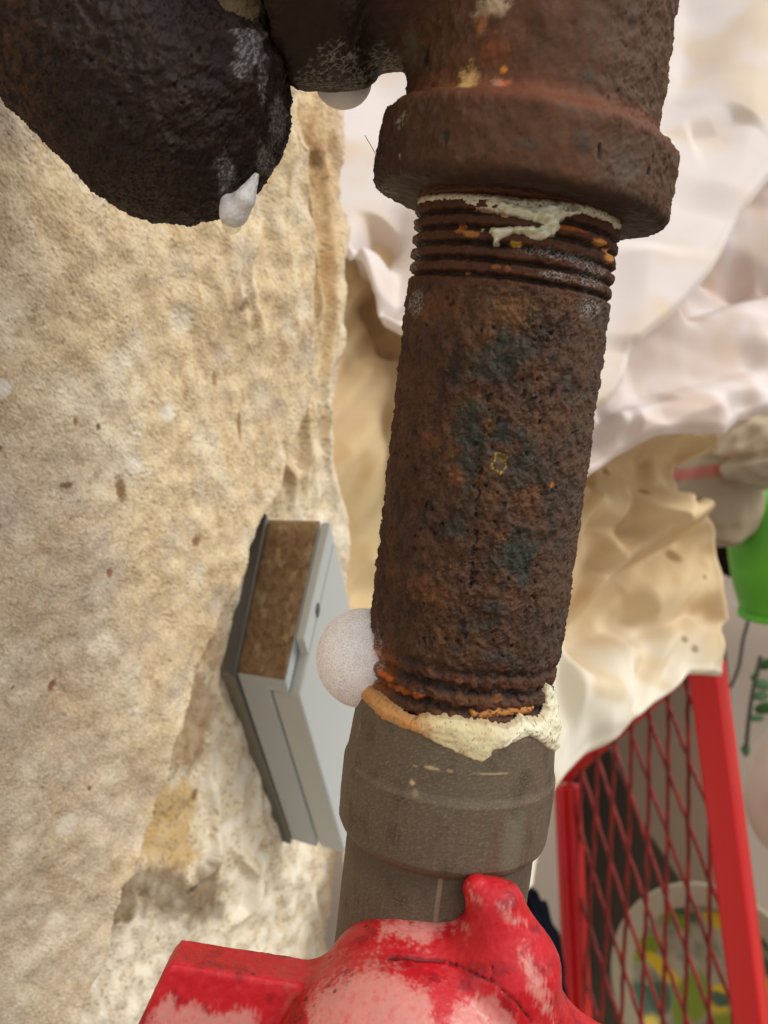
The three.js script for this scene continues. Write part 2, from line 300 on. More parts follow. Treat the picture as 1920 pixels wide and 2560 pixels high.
// ---------------------------------------------------------------- the grey box on the wall
{
  const S = wallS, w2 = (px, py) => S.p(...S.uv(px, py), -0.004);
  const N = w2(600, 1693), a = w2(678, 1302).sub(N), c = w2(737, 2108).sub(N), n = S.n.clone().addScaledVector(UP, 0.2).normalize(), th = 0.029;
  const la = a.length(), lc = c.length(), A = a.clone().normalize(), C = c.clone().normalize();
  const t = thing('wall_box', 'dusty grey plastic enclosure with brown dirt on top, fixed to the stained wall', 'box', N.clone().addScaledVector(a, 0.5).addScaledVector(c, 0.5));
  const block = (name, a0, a1, c0, c1, n0, n1, round, color, parent, mat = MAT.plain) => {
    const g = new RoundedBoxGeometry(a1 - a0, c1 - c0, n1 - n0, 3, Math.min(round, (n1 - n0) / 2.1));
    const M = new THREE.Matrix4().makeBasis(A, C, n); M.setPosition(N.clone().addScaledVector(A, (a0 + a1) / 2).addScaledVector(C, (c0 + c1) / 2).addScaledVector(n, (n0 + n1) / 2));
    const flip = M.determinant() < 0, src = g.attributes.position, nor = g.attributes.normal, col = new Float32Array(src.count * 3);
    for (let i = 0; i < src.count; i++) { const k = color(src.getX(i) + (a0 + a1) / 2, src.getY(i) + (c0 + c1) / 2, src.getZ(i), nor.getX(i), nor.getY(i), nor.getZ(i)); col.set(k, i * 3); }
    g.setAttribute('color', new THREE.BufferAttribute(col, 3));
    for (let i = 0; i < src.count; i++) { const x = src.getX(i) + (a0 + a1) / 2, z = src.getZ(i) + (n0 + n1) / 2; src.setZ(i, z * (z > 0 ? 1 + 0.05 * x / la : 1) - (n0 + n1) / 2); }
    g.applyMatrix4(M);
    if (flip && g.index) { const I = g.index.array; for (let q = 0; q < I.length; q += 3) [I[q], I[q + 1]] = [I[q + 1], I[q]]; }
    else if (flip) { for (const nm of Object.keys(g.attributes)) { const at_ = g.attributes[nm], s = at_.itemSize; for (let q = 0; q < at_.count; q += 3) for (let k = 0; k < s; k++) { const x = at_.array[q * s + k]; at_.array[q * s + k] = at_.array[(q + 1) * s + k]; at_.array[(q + 1) * s + k] = x; } } }
    g.deleteAttribute('uv'); return part(name, g, mat, parent, t);
  };
  const grey = L(186, 196, 198), greyFront = L(194, 200, 198);
  const plainGrey = (x, y) => { const q = grey.slice(); return cmix(q, L(150, 146, 134), clamp(0.3 + 0.5 * n3(x * 300, y * 300, 3)) * 0.4); };
  const frontGrey = (x, y) => { const q = greyFront.slice(); return cmix(q, L(150, 142, 128), clamp(0.3 + 0.5 * n3(x * 200, y * 200, 9)) * 0.4); };
  const dk = L(34, 36, 36);
  block('body', 0, la, 0, lc, 0.0026, th * 0.55, 0.0012, plainGrey, t);
  block('body_rim', 0, la, 0, 0.0055, th * 0.55 - 0.001, th * 0.86, 0.001, plainGrey, t);
  const cover = block('cover', 0.0004, la - 0.0004, 0.0066, lc - 0.0004, th * 0.55 + 0.0007, th, 0.0015, frontGrey, t);
  block('cover_lip', 0.014, la - 0.001, -0.0006, 0.0062, th * 0.86 + 0.0005, th, 0.0008, frontGrey, cover);
  block('gasket', -0.0012, la + 0.001, -0.0012, lc + 0.0012, -0.0045, 0.0024, 0.001, (x, y, z) => cmix(L(88, 90, 88), L(160, 148, 122), clamp(0.1 + n3(x * 300, y * 300, z * 300)) * 0.8), t);
  block('latch', la * 0.5, la * 0.56, 0.0035, 0.0066, th * 0.8, th + 0.0006, 0.0006, () => L(92, 92, 90), t);
  // the layer of dirt that has settled on the face that looks up
  const nu = 160, nv = 60, g = grid(nu, nv, false, (i, j) => {
    const u = i / (nu - 1), v = j / (nv - 1), e = Math.min(u * la, (1 - u) * la, v * th * 0.86, (1 - v) * th * 0.86);
    const q = fbm(u * 14, v * 5, 4, 4), k = N.clone().addScaledVector(A, 0.0006 + u * (la - 0.0012)).addScaledVector(n, (0.0030 + v * (th * 0.86 - 0.0034)) * (1 + 0.05 * u)).addScaledVector(C, -0.0002 - 0.0007 * sst(0, 0.0015, e) * (0.7 + 0.6 * q));
    const col = L(136, 108, 76); cmix(col, L(108, 80, 52), 0.8 * sst(-0.1, 0.4, q)); cmix(col, L(168, 142, 108), sst(0.1, 0.5, fbm(u * 6, v * 3, 9, 3)) * 0.8 + 0.7 * sst(0.85, 1, u)); cmix(col, L(60, 44, 28), 0.6 * sst(0.4, 0.7, n3(u * 60, v * 14, 2)));
    return [k.x, k.y, k.z, ...col];
  });
  const dm = part('dirt_layer', g, std({ roughness: 0.98, side: THREE.DoubleSide }), t, t, 'brown dirt crusted on the upper side of the box');
}

// ---------------------------------------------------------------- the cloths at the right
function cloth(name, label, S, outline, folds, step, colour, extra, dir, wide) {
  const P = S.poly(outline), fl = folds.map(([pts, amp, w1, w2]) => [S.poly(pts), amp, w1, w2]);
  let a = 1e9, b = -1e9, c = 1e9, d = -1e9; for (const [u, v] of P) { a = Math.min(a, u); b = Math.max(b, u); c = Math.min(c, v); d = Math.max(d, v); }
  const pad = 0.006;
  const g = S.mesh(range(a - pad, b + pad, step), range(c - pad, d + pad, step), (u, v) => {
    let sd = sdPoly(P, u, v);
    if (sd < -step * 1.5) return [0, 1, 1, 1, false];
    for (let it = 0; it < 2 && sd < 0; it++) { const e = step * 0.2, gu = (sdPoly(P, u + e, v) - sd) / e, gv = (sdPoly(P, u, v + e) - sd) / e, gl = gu * gu + gv * gv || 1; u -= sd * gu / gl; v -= sd * gv / gl; sd = sdPoly(P, u, v); }   // the hem follows the outline
    sd = Math.max(0, sd);
    const U = u * 1000, W = v * 1000;
    let h = 0.003 * n3(U / 90, W / 90, 14) + 0.0004 * n3(U / 34, W / 34, 15);
    for (const [pts, amp, w1, w2] of fl) { const [q, al] = lineDist(pts, u, v), k = sst(0, 0.16, al) * sst(1, 0.84, al); const w = q > 0 ? w1 : w2; h += amp * 1.7 * k * Math.exp(-Math.pow(Math.abs(q / w), 1.7) * 0.8); }
    h += 0.0008 * Math.exp(-Math.pow((sd - 0.002) / 0.002, 2));                  // hem
    if (sd < 0.003) h -= Math.pow((0.003 - sd) / 0.003, 2) * 0.003;
    h += extra * n3((u * Math.cos(dir) + v * Math.sin(dir)) / wide, (v * Math.cos(dir) - u * Math.sin(dir)) / (wide * 7), 21);
    const k = colour(u, v, U, W);
    return [h, k[0], k[1], k[2], true, u, v];
  });
  const mid = S.p((a + b) / 2, c, 0);
  const t = thing(name, label, 'cloth', mid);
  part('cloth_sheet', g, MAT.cloth, t); return t;
}
const clothTop = new Sheet(at(1400, 600, 0.44), at(1920, 560, 0.45), V(0, 0.97, -0.42));
const cloth2 = new Sheet(at(1650, 900, 0.445), at(1920, 890, 0.455), V(0, 0.95, -0.35));
const cloth3 = new Sheet(at(1500, 1500, 0.47), at(1800, 1500, 0.50), V(0, 0.98, -0.2));
{
  const o1 = [[480, -300], [2300, -300], [2300, 100], [1960, 410], [1920, 449], [1852, 537], [1803, 635], [1770, 690], [1705, 766], [1657, 812], [1580, 873], [1572, 905], [1562, 945], [1536, 987], [1517, 1007], [1400, 1060], [1200, 1000], [1020, 842], [1003, 834], [961, 811], [930, 757], [905, 690], [840, 600], [480, 560]];
  cloth('white_sheet', 'smooth white cotton sheet draped in soft folds behind the rusty elbow', clothTop, o1, [
    [[[1740, -100], [1720, 160], [1690, 220], [1560, 300]], -0.007, 0.016, 0.012],
    [[[1930, -100], [1880, 180], [1860, 380], [1800, 560]], 0.004, 0.012, 0.022],
    [[[1720, 330], [1800, 330], [1860, 290]], -0.003, 0.006, 0.01],
    [[[1620, 600], [1610, 760], [1590, 900]], 0.004, 0.016, 0.012],
    [[[965, 540], [945, 590], [905, 640]], -0.016, 0.007, 0.005], [[[905, 640], [912, 720], [940, 790]], 0.007, 0.01, 0.005], [[[1010, 500], [1000, 640], [990, 760], [965, 800]], -0.006, 0.006, 0.006],
  ], 0.0008, (u, v, U, W) => { const c = L(220, 211, 207), q = fbm(U / 45, W / 45, 77, 2); cmix(c, L(214, 194, 168), 0.7 * sst(0.0, 0.6, q + 0.45 * sst(0.05, 0.12, u) * sst(0.02, 0.08, v))); return c; }, 0.0016, -0.5, 0.03);
  const o2 = [[1250, 700], [1500, 600], [1700, 440], [2300, 300], [2300, 950], [1920, 1028], [1845, 1050], [1810, 1085], [1680, 1098], [1620, 1108], [1540, 1140], [1460, 1196], [1380, 1260], [1250, 1300]];
  cloth('pinkish_sheet', 'pinkish white sheet with long slanting creases lying just below the white sheet', cloth2, o2, [
    [[[1700, 640], [1770, 662], [1920, 686], [2000, 700]], -0.009, 0.010, 0.006], [[[1940, 685], [1850, 720], [1770, 755], [1690, 785]], -0.008, 0.005, 0.010],
    [[[1940, 890], [1800, 930], [1680, 960], [1540, 985]], -0.005, 0.005, 0.014], [[[1940, 960], [1760, 1010], [1600, 1040], [1480, 1080]], 0.005, 0.008, 0.012],
    [[[1680, 1000], [1560, 1020], [1480, 1050]], -0.003, 0.003, 0.006], [[[1500, 1075], [1560, 1085], [1640, 1090], [1720, 1060], [1820, 1030]], 0.006, 0.006, 0.008], [[[1430, 1130], [1500, 1085], [1580, 1095]], -0.005, 0.006, 0.006],
  ], 0.0008, (u, v, U, W) => { const c = L(216, 199, 190), q = fbm(U / 30, W / 40, 87, 2); cmix(c, L(226, 217, 214), 0.8 * sst(-0.1, 0.35, q)); cmix(c, L(206, 184, 166), 0.6 * sst(0.05, 0.5, -q)); return c; }, 0.0017, 1.32, 0.016);
  const z6 = (pts) => zoomPts(1300, 1000, 0.3737, pts);
  const o3 = [[480, 520], [850, 560], [1300, 700], [1450, 1100], [1700, 1060], [1804, 1085], [1801, 1120], [1741, 1150], [1704, 1209], [1650, 1290], [1748, 1243], [1793, 1306], [1808, 1329], [1819, 1549], [1804, 1568], [1797, 1583], [1810, 1690], [1730, 1685], [1674, 1725], [1569, 1800], [1553, 1824], [1467, 1887], [1417, 1941], [1374, 2007], [1358, 2120], [1343, 2217], [1304, 2262], [1230, 2420], [870, 2420], [850, 1650], [480, 1560]];
  cloth('drop_cloth', 'beige stained drop cloth in deep folds hanging over the red crate', cloth3, o3, [
    [z6([[850, 840], [540, 1120], [480, 1400], [430, 1580]]), -0.010, 0.005, 0.012], [z6([[1250, 690], [860, 880], [560, 1090]]), 0.012, 0.006, 0.012],
    [z6([[1340, 830], [1060, 980], [760, 1150], [560, 1500], [320, 1800]]), -0.010, 0.010, 0.005], [z6([[1000, 1390], [600, 1600], [330, 1800]]), -0.010, 0.005, 0.014],
    [z6([[1390, 1470], [1200, 1430], [950, 1540], [730, 1630]]), -0.007, 0.004, 0.010], [z6([[430, 790], [620, 850], [820, 850]]), -0.010, 0.010, 0.006], [z6([[450, 640], [560, 740], [700, 820]]), 0.008, 0.012, 0.008],
    [z6([[1340, 290], [900, 370], [600, 440], [420, 560]]), -0.010, 0.012, 0.008], [z6([[1000, 640], [880, 800], [820, 860]]), 0.008, 0.008, 0.006], [z6([[300, 1560], [360, 1540], [420, 1600]]), -0.005, 0.006, 0.006],
    [[[920, 720], [980, 800], [1010, 900]], -0.012, 0.01, 0.008], [[[960, 880], [930, 1060], [950, 1300], [930, 1500]], 0.006, 0.008, 0.012], [[[990, 1000], [985, 1200], [960, 1420]], -0.006, 0.008, 0.008], [z6([[700, 2000], [500, 1900], [260, 1900]]), 0.007, 0.016, 0.016], [z6([[1200, 1900], [800, 2100], [400, 2200]]), 0.004, 0.012, 0.008],
  ], 0.0008, (u, v, U, W) => {
    const c = L(214, 190, 152), q = fbm(U / 34, W / 34, 97, 2), low = sst(0.0, -0.05, v + 0.006 * q * 3 - 0.25 * 0);
    cmix(c, L(230, 208, 164), 0.8 * sst(0, 0.4, q)); cmix(c, L(190, 154, 106), 0.55 * sst(0.0, 0.6, fbm(U / 20, W / 26, 107, 2)));
    cmix(c, L(236, 234, 220), low * 0.8); cmix(c, L(200, 170, 126), low * 0.5 * sst(0.05, 0.4, q));
    cmix(c, L(140, 132, 84), 0.6 * sst(-0.075, -0.095, u) * sst(0.2, -0.1, Math.abs(v - 0.03) * 4));
    for (const [x, y, r] of [[680, 440, 16], [815, 615, 14], [940, 580, 10], [1110, 1600, 12], [1165, 1665, 14], [1260, 1180, 10], [1130, 1020, 26], [290, 1530, 22]]) { const s = cloth3.uv(1300 + x * 0.3737, 1000 + y * 0.3737), e = Math.hypot(u - s[0], v - s[1]) * 1000; if (e < r / 5) cmix(c, L(128, 96, 58), 0.7 * sst(r / 5, r / 12, e)); }
    return c;
  }, 0.0028, -0.62, 0.014);
}

// ---------------------------------------------------------------- things beyond the drop cloth
function colored(g, fn) { const p = g.attributes.position, n = g.attributes.normal, c = new Float32Array(p.count * 3); for (let i = 0; i < p.count; i++) c.set(fn(p.getX(i), p.getY(i), p.getZ(i), n ? n.getX(i) : 0, n ? n.getY(i) : 0, n ? n.getZ(i) : 1), i * 3); g.setAttribute('color', new THREE.BufferAttribute(c, 3)); g.deleteAttribute('uv'); return g; }
const place = (g, o, X, Y, Z) => g.applyMatrix4(new THREE.Matrix4().makeBasis(X, Y, Z).setPosition(o));
const upB = UP.clone(), rightB = V(1, 0, 0), backB = rightB.clone().cross(upB);
function bundle(name, label, c, rx, ry, rz, rot, shape, colour) {             // a soft stuffed or folded bundle
  const g = new THREE.IcosahedronGeometry(1, 40), p = g.attributes.position;
  for (let i = 0; i < p.count; i++) { let x = p.getX(i), y = p.getY(i), z = p.getZ(i); const k = 1 + shape(x, y, z); p.setXYZ(i, x * rx * k, y * ry * k, z * rz * k); }
  const h = mergeVertices((g.deleteAttribute('uv'), g.deleteAttribute('normal'), g), 1e-7); h.computeVertexNormals();
  colored(h, (x, y, z) => colour(x / rx, y / ry, z / rz)); h.applyMatrix4(new THREE.Matrix4().makeRotationZ(rot)); h.translate(c.x, c.y, c.z);
  const t = thing(name, label, 'bag', c.clone().addScaledVector(UP, -ry)); part('bag_body', h, MAT.cloth, t); return t;
}
bundle('canvas_bag', 'pale canvas bundle with a dark fold line tucked above the green tub', at(1935, 1110, 0.6), 0.036, 0.026, 0.03, 0.3, (x, y, z) => 0.08 * n3(x * 2, y * 2, z * 2) - 0.18 * Math.exp(-Math.pow((y + 0.25 + 0.25 * x) / 0.1, 2)), (x, y, z) => cmix(L(214, 196, 168), L(178, 170, 148), sst(0.1, -0.5, y)));
bundle('striped_bag', 'greyish bag with a faded pink stripe between the drop cloth and the green tub', at(1795, 1240, 0.64), 0.030, 0.034, 0.02, 0.35, (x, y, z) => 0.07 * n3(x * 1.6 + 4, y * 1.6, z * 1.6), (x, y, z) => cmix(L(176, 162, 138), L(206, 132, 122), sst(0.16, 0.08, Math.abs(y - 0.52 + 0.2 * x))));
{ // dark lump added as the shade deep in the gap behind the bags
  bundle('gap_shade_lump', 'dark lump added to stand for the shade in the gap behind the pale bags', at(1860, 1220, 0.76), 0.06, 0.07, 0.03, 0, (x, y, z) => 0.05 * n3(x * 2, y * 2, z * 2), () => L(38, 34, 28));
}
{ // green tub, upside down
  const d = 0.66, s = d / F, prof = [[0, 175], [60, 172], [105, 158], [135, 132], [150, 90], [156, 30], [152, -50], [140, -118], [134, -130], [142, -134], [144, -146], [136, -150], [126, -150], [128, -120], [120, 0], [80, 120], [0, 160]].map(([x, y]) => new THREE.Vector2(x * s, y * s));
  const curve = new THREE.SplineCurve(prof), g = new THREE.LatheGeometry(curve.getPoints(120), 96); g.computeVertexNormals();
  const c = at(1985, 1385, d); colored(g, (x, y, z) => cmix(L(108, 200, 52), L(92, 182, 50), clamp(0.5 + n3(x * 40, y * 40, z * 40))));
  const tilt = new THREE.Matrix4().makeRotationZ(0.12); g.applyMatrix4(tilt); place(g, c, rightB, V(0, 0.99, 0.12).normalize(), rightB.clone().cross(V(0, 0.99, 0.12).normalize()));
  const t = thing('green_tub', 'bright green plastic tub turned upside down beside the drop cloth', 'tub', c.clone().addScaledVector(UP, -0.05));
  part('tub_body', g, std({ roughness: 0.4, side: THREE.DoubleSide }), t);
}
function tube(pts, r, seg = 80, rad = 10) { return new THREE.TubeGeometry(new THREE.CatmullRomCurve3(pts), seg, r, rad); }
{
  const g = tube([at(1890, 1440, 0.8), at(1876, 1530, 0.8), at(1858, 1600, 0.8), at(1846, 1670, 0.8), at(1826, 1720, 0.8)], 0.0015); colored(g, () => L(66, 62, 58));
  const t = thing('cable', 'thin dark cable hanging down below the green tub', 'cable', at(1826, 1720, 0.8)); part('cable_sheath', g, MAT.plain, t);
}
{ // young plant
  const b = at(1864, 1890, 0.85), t = thing('small_plant', 'slender plant with small dark green leaves beside the pale pot', 'plant', b);
  const g = tube([b, at(1872, 1800, 0.85), at(1884, 1720, 0.85), at(1902, 1640, 0.85)], 0.0019); colored(g, () => L(58, 62, 46)); part('stem', g, MAT.plain, t);
  for (const [x, y, rx, ry, a] of [[1918, 1660, 26, 16, 0.4], [1908, 1712, 26, 14, -0.1], [1902, 1740, 22, 12, 0.1], [1912, 1770, 26, 18, 0.2], [1890, 1795, 22, 9, 0.0], [1864, 1874, 12, 12, 0.2], [1888, 1690, 14, 8, 0.7]]) {
    const l = new THREE.SphereGeometry(1, 20, 12); l.scale(rx / F * 0.85, ry / F * 0.85, 0.0015); l.rotateZ(a); l.rotateX(0.4 * Math.sin(x)); const c = at(x, y, 0.85); l.translate(c.x, c.y, c.z);
    colored(l, (px) => L(46, 84, 36)); part('leaf', l, MAT.plain, t);
  }
}
{ // pale pot
  const d = 0.6, s = d / F, prof = [[0, -170], [70, -168], [120, -140], [152, -70], [158, 0], [150, 70], [120, 140], [104, 160], [110, 172], [100, 176], [92, 160], [110, 120], [140, 0], [100, -130], [0, -150]].map(([x, y]) => new THREE.Vector2(x * s, y * s));
  const g = new THREE.LatheGeometry(new THREE.SplineCurve(prof).getPoints(90), 80), c = at(2030, 1975, d); colored(g, (x, y, z) => cmix(L(236, 226, 206), L(224, 210, 188), clamp(0.5 + n3(x * 30, y * 30, z * 30)))); place(g, c, rightB, upB, backB);
  const t = thing('pale_pot', 'rounded beige pot standing right of the red crate post', 'pot', c.clone().addScaledVector(UP, -0.045)); part('pot_body', g, std({ roughness: 0.7, side: THREE.DoubleSide }), t);
}
// ---------------------------------------------------------------- the red mesh crate and what stands in it
{
  const t = thing('mesh_crate', 'red painted metal crate with a diamond mesh side under the drop cloth', 'crate', at(1640, 2900, 0.6));
  const red = (x, y, z) => { const c = L(212, 28, 32), q = fbm(x * 90, y * 90, z * 90, 3); cmix(c, L(150, 12, 18), sst(0.0, 0.4, q)); cmix(c, L(206, 52, 46), 0.6 * sst(0.1, 0.5, -q)); return c; };
  const bar = (a, b, w1, w2, turn, name) => { const d = a.clone().sub(b), len = d.length(), Y = d.normalize(), X = rightB.clone().applyAxisAngle(V(0, 1, 0), turn); X.addScaledVector(Y, -X.dot(Y)).normalize(); const g = new RoundedBoxGeometry(w1, len, w2, 4, 0.002); g.deleteAttribute('uv'); place(g, a.clone().add(b).multiplyScalar(0.5), X, Y, X.clone().cross(Y)); const seg = g; colored(seg, red); return part(name, seg, MAT.paintBar, t); };
  bar(at(1766, 1655, 0.55), at(1905, 2750, 0.55), 0.0175, 0.0175, 0.95, 'post');
  bar(at(1398, 1960, 0.66), at(1436, 2800, 0.66), 0.0052, 0.018, 0.0, 'post'); bar(at(1428, 1960, 0.655), at(1470, 2800, 0.655), 0.010, 0.010, 0.6, 'post');
  bar(at(1400, 1940, 0.66), at(1780, 1600, 0.57), 0.012, 0.012, 0.4, 'top_rail');
  // diamond mesh: strands in two directions between the posts
  const TL = at(1425, 1880, 0.655), TR = at(1730, 1620, 0.57), BL = at(1470, 2760, 0.65), BR = at(1885, 2760, 0.56);
  const pp = (s, v) => TL.clone().lerp(TR, s).lerp(BL.clone().lerp(BR, s), v);
  const strand = (f) => { const pts = []; for (let i = 0; i <= 60; i++) { const q = f(i / 60); if (q && q[0] >= 0 && q[0] <= 1 && q[1] >= -0.02 && q[1] <= 1) pts.push(pp(q[0], q[1])); } return pts; };
  const wire = (x, y, z) => cmix(L(158, 42, 34), L(104, 32, 26), clamp(0.5 + n3(x * 200, y * 200, z * 200)));
  for (let k = -9; k <= 9; k++) for (const [slope, step] of [[0.36, 0.14], [-0.62, 0.14]]) {
    const pts = strand((a) => { const v = a, s = 0.5 + k * step - slope * (v - 0.5) * 1.0; return [s, v]; });
    if (pts.length < 3) continue;
    const wob = pts.map((p, i) => p.clone().add(V(0.0006 * n3(i * 0.4, k, slope), 0, slope > 0 ? 0.0009 : -0.0009)));
    const g = tube(wob, 0.00135, 50, 7); colored(g, wire); part('mesh_strand', g, MAT.paintBar, t);
  }
}
{ // board added as interior shade, cardboard and dish inside
  const d = 0.86;
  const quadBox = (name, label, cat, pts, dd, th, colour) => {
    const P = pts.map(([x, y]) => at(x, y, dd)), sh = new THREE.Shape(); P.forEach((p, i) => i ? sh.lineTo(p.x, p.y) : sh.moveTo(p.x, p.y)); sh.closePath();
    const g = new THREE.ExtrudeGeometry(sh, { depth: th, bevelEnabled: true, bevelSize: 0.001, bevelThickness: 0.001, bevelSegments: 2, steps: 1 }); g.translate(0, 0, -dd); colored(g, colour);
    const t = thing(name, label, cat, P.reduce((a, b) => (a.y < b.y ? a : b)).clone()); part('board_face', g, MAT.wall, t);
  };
  quadBox('crate_shade_board', 'dark brown board added for the shaded crate interior behind the red diamond mesh', 'board', [[1430, 1780], [1800, 1600], [1900, 2700], [1400, 2700]], 0.92, 0.012, (x, y, z) => cmix(L(62, 48, 32), L(40, 30, 20), clamp(0.5 + n3(x * 14, y * 50, z))));  // dark panel added to stand for the shade inside the crate
  quadBox('cardboard_sheet', 'greyish brown cardboard leaning behind the upper part of the red mesh', 'cardboard', [[1510, 1840], [1600, 1700], [1800, 1600], [1850, 2320], [1740, 2260], [1610, 2060]], 0.84, 0.006, (x, y, z) => cmix(L(128, 108, 88), L(94, 78, 62), clamp(0.5 + fbm(x * 30, y * 30, z, 3))));
  const prof = [[0, 0], [0.05, 0.001], [0.058, 0.006], [0.064, 0.014], [0.078, 0.017], [0.0815, 0.0165], [0.082, 0.0145], [0.078, 0.0135], [0.066, 0.010], [0.06, 0.002], [0.05, -0.003], [0, -0.004]].map(([x, y]) => new THREE.Vector2(x, y));
  const g = new THREE.LatheGeometry(new THREE.SplineCurve(prof).getPoints(220), 160);
  const flowers = []; for (let i = 0; i < 26; i++) flowers.push([(rnd() - 0.5) * 0.12, (rnd() - 0.5) * 0.12, 0.006 + rnd() * 0.008, 0.012 + rnd() * 0.012, rnd() * 3.14, i % 3]);
  const leafCols = [L(206, 170, 20), L(58, 88, 66), L(118, 132, 30)];
  colored(g, (x, y, z) => { const r = Math.hypot(x, z); const c = L(166, 152, 126); if (r < 0.064) { cmix(c, L(116, 112, 90), clamp(0.4 + fbm(x * 60, z * 60, 5, 3))); for (const [a, b, w, l, an, k] of flowers) { const dx = x - a, dz = z - b, X = dx * Math.cos(an) + dz * Math.sin(an), Z = -dx * Math.sin(an) + dz * Math.cos(an); const e = Math.hypot(X / w, Z / l); if (e < 1) cmix(c, leafCols[k], sst(1, 0.7, e)); } } return c; });
  const N = V(-0.62, 0.12, 0.78).normalize(), X = V(0, 1, 0).cross(N).normalize(), c = at(1790, 2470, 0.76); place(g, c, X, N, X.clone().cross(N));
  const t = thing('patterned_dish', 'pale rimmed round dish with yellow and green leaf pattern behind the mesh', 'dish', c.clone().addScaledVector(UP, -0.08)); part('dish_body', g, std({ roughness: 0.4, side: THREE.DoubleSide }), t);
}
bundle('navy_bundle', 'very dark navy cloth lump low between the red casting and the crate', at(1335, 2440, 0.58), 0.018, 0.052, 0.02, 0.1, (x, y, z) => 0.12 * n3(x * 2.2, y * 2.2, z * 2.2 + 6), () => L(20, 22, 30));

// ---------------------------------------------------------------- the pipe's axis
const A0 = at(1275, 700, 0.165), A1 = at(1162, 1600, 0.1737), D = A1.clone().sub(A0).normalize();
const SIDE = V(1, 0, 0).addScaledVector(D, -D.x).normalize(), FRONT = SIDE.clone().cross(D).negate(); if (FRONT.z < 0) FRONT.negate();
const axisT = (py) => { const k = (1280 - py) / F; return -(A0.y + k * A0.z) / (D.y + k * D.z); };   // distance along the axis at which it shows at this height
const axisP = (t) => A0.clone().addScaledVector(D, t);
const onCyl = (px, py, r) => {                               // [arc length, t] where the ray through a pixel meets the cylinder
  const d = at(px, py, 1).normalize(), o = A0.clone().negate(), dd = d.clone().addScaledVector(D, -d.dot(D)), oo = o.clone().addScaledVector(D, -o.dot(D));
  const a = dd.lengthSq(), b = dd.dot(oo), c = oo.lengthSq() - r * r, q = b * b - a * c, s = q > 0 ? (-b - Math.sqrt(q)) / a : -b / a;
  const p = d.multiplyScalar(s).sub(A0), t = p.dot(D); p.addScaledVector(D, -t); return [Math.atan2(p.dot(SIDE), p.dot(FRONT)) * r, t];
};
const cylP = (th, t, r) => { const c = Math.cos(th) * r, s = Math.sin(th) * r; return [A0.x + D.x * t + FRONT.x * c + SIDE.x * s, A0.y + D.y * t + FRONT.y * c + SIDE.y * s, A0.z + D.z * t + FRONT.z * c + SIDE.z * s]; };
const cylSpots = (list, r) => list.map(([x, y, rx, ry, c, k = 1]) => { const a = onCyl(x, y, r), s = 0.165 / F; return [a[0], a[1], rx * s, ry * s, c, k]; });

const BROWN = L(88, 57, 38), DEEP = L(42, 31, 24), UMBER = L(106, 70, 42), ORANGE = L(128, 78, 40), TEAL = L(44, 53, 45), PURPLE = L(88, 62, 51), BLACK = L(24, 19, 17);
// relief (m) and colour of pitted rust at a point in bench axes
function rust(x, y, z, warm = 0.5, teal = 0.5) {
  const X = x * 1000, Y = y * 1000, Z = z * 1000;
  const a = fbm(X / 9, Y / 11, Z / 9, 4), b = fbm(X / 3.1 + 9, Y / 3.6, Z / 3.1, 3), c = n3(X / 0.9, Y / 1.1, Z / 0.9), d = n3b(X / 0.42, Y / 0.5, Z / 0.42), e = n3b(X / 1.9 + 30, Y / 2.4, Z / 1.9);
  const pit = sst(0.66, 0.86, e) * sst(-0.2, 0.3, n3(X / 8, Y / 8, Z / 8 + 60)), fib = 1 - Math.abs(n3b(X / 0.55 + 0.8 * c, Y / 0.9, Z / 0.55)), flake = sst(0.52, 0.75, n3(X / 1.5 + 50, Y / 1.9, Z / 1.5));
  const sc = fbm(X / 2.6 + 33, Y / 3.4, Z / 2.6 + 11, 4), terr = sst(0.02, 0.06, sc) + sst(0.2, 0.25, sc) - sst(-0.2, -0.26, sc), rim = Math.max(sst(0.05, 0.0, Math.abs(sc - 0.03)), sst(0.05, 0, Math.abs(sc - 0.21)));
  const calm = 0.45 + 0.75 * sst(-0.3, 0.35, n3(X / 10, Y / 14, Z / 10 + 80));
  const h = 0.00013 * terr + 0.00016 * a + calm * (0.00015 * b + 0.00006 * c + 0.00006 * d) - 0.00032 * pit + 0.00012 * flake + calm * 0.00008 * fib * fib + 0.00012 * n3(X / 4.2, Y / 4.2, Z / 4.2 + 40);
  const col = BROWN.slice();
  cmix(col, UMBER, sst(0.0, 0.5, a + 0.3 * b)); cmix(col, DEEP, sst(0.0, 0.5, -a + 0.5 * b) * 0.8);
  cmix(col, PURPLE, 0.6 * sst(0.05, 0.45, fbm(X / 6 + 70, Y / 8, Z / 6, 3)));
  cmix(col, TEAL, teal * sst(0.16, 0.42, fbm(X / 7 + 20, Y / 9, Z / 7 + 5, 3) + 0.15 * c));
  cmix(col, ORANGE, warm * 0.9 * sst(0.25, 0.7, fbm(X / 4.5 + 90, Y / 5, Z / 4.5, 4) + 0.12 * d));
  cmix(col, L(100, 78, 62), 0.3 * sst(0.2, 0.5, sc)); cmix(col, DEEP, 0.5 * sst(-0.15, -0.4, sc) + 0.25 * rim);
  cmix(col, BLACK, 0.7 * pit + 0.14 * sst(0.2, 0.8, -c) + 0.14 * sst(0.3, 0.8, -d)); cmix(col, UMBER, 0.3 * sst(0.3, 0.8, d) + 0.2 * flake); cmix(col, L(112, 84, 66), 0.22 * sst(0.8, 1, fib));
  return [h, col.map((v) => v * 0.74)];
}
const web = (x, y, z, size) => { const w = worley(x / size, y / size, z / size); return sst(0.16, 0.03, w[1] - w[0]); };     // walls of drying soap bubbles
const LATHER = L(196, 194, 190);

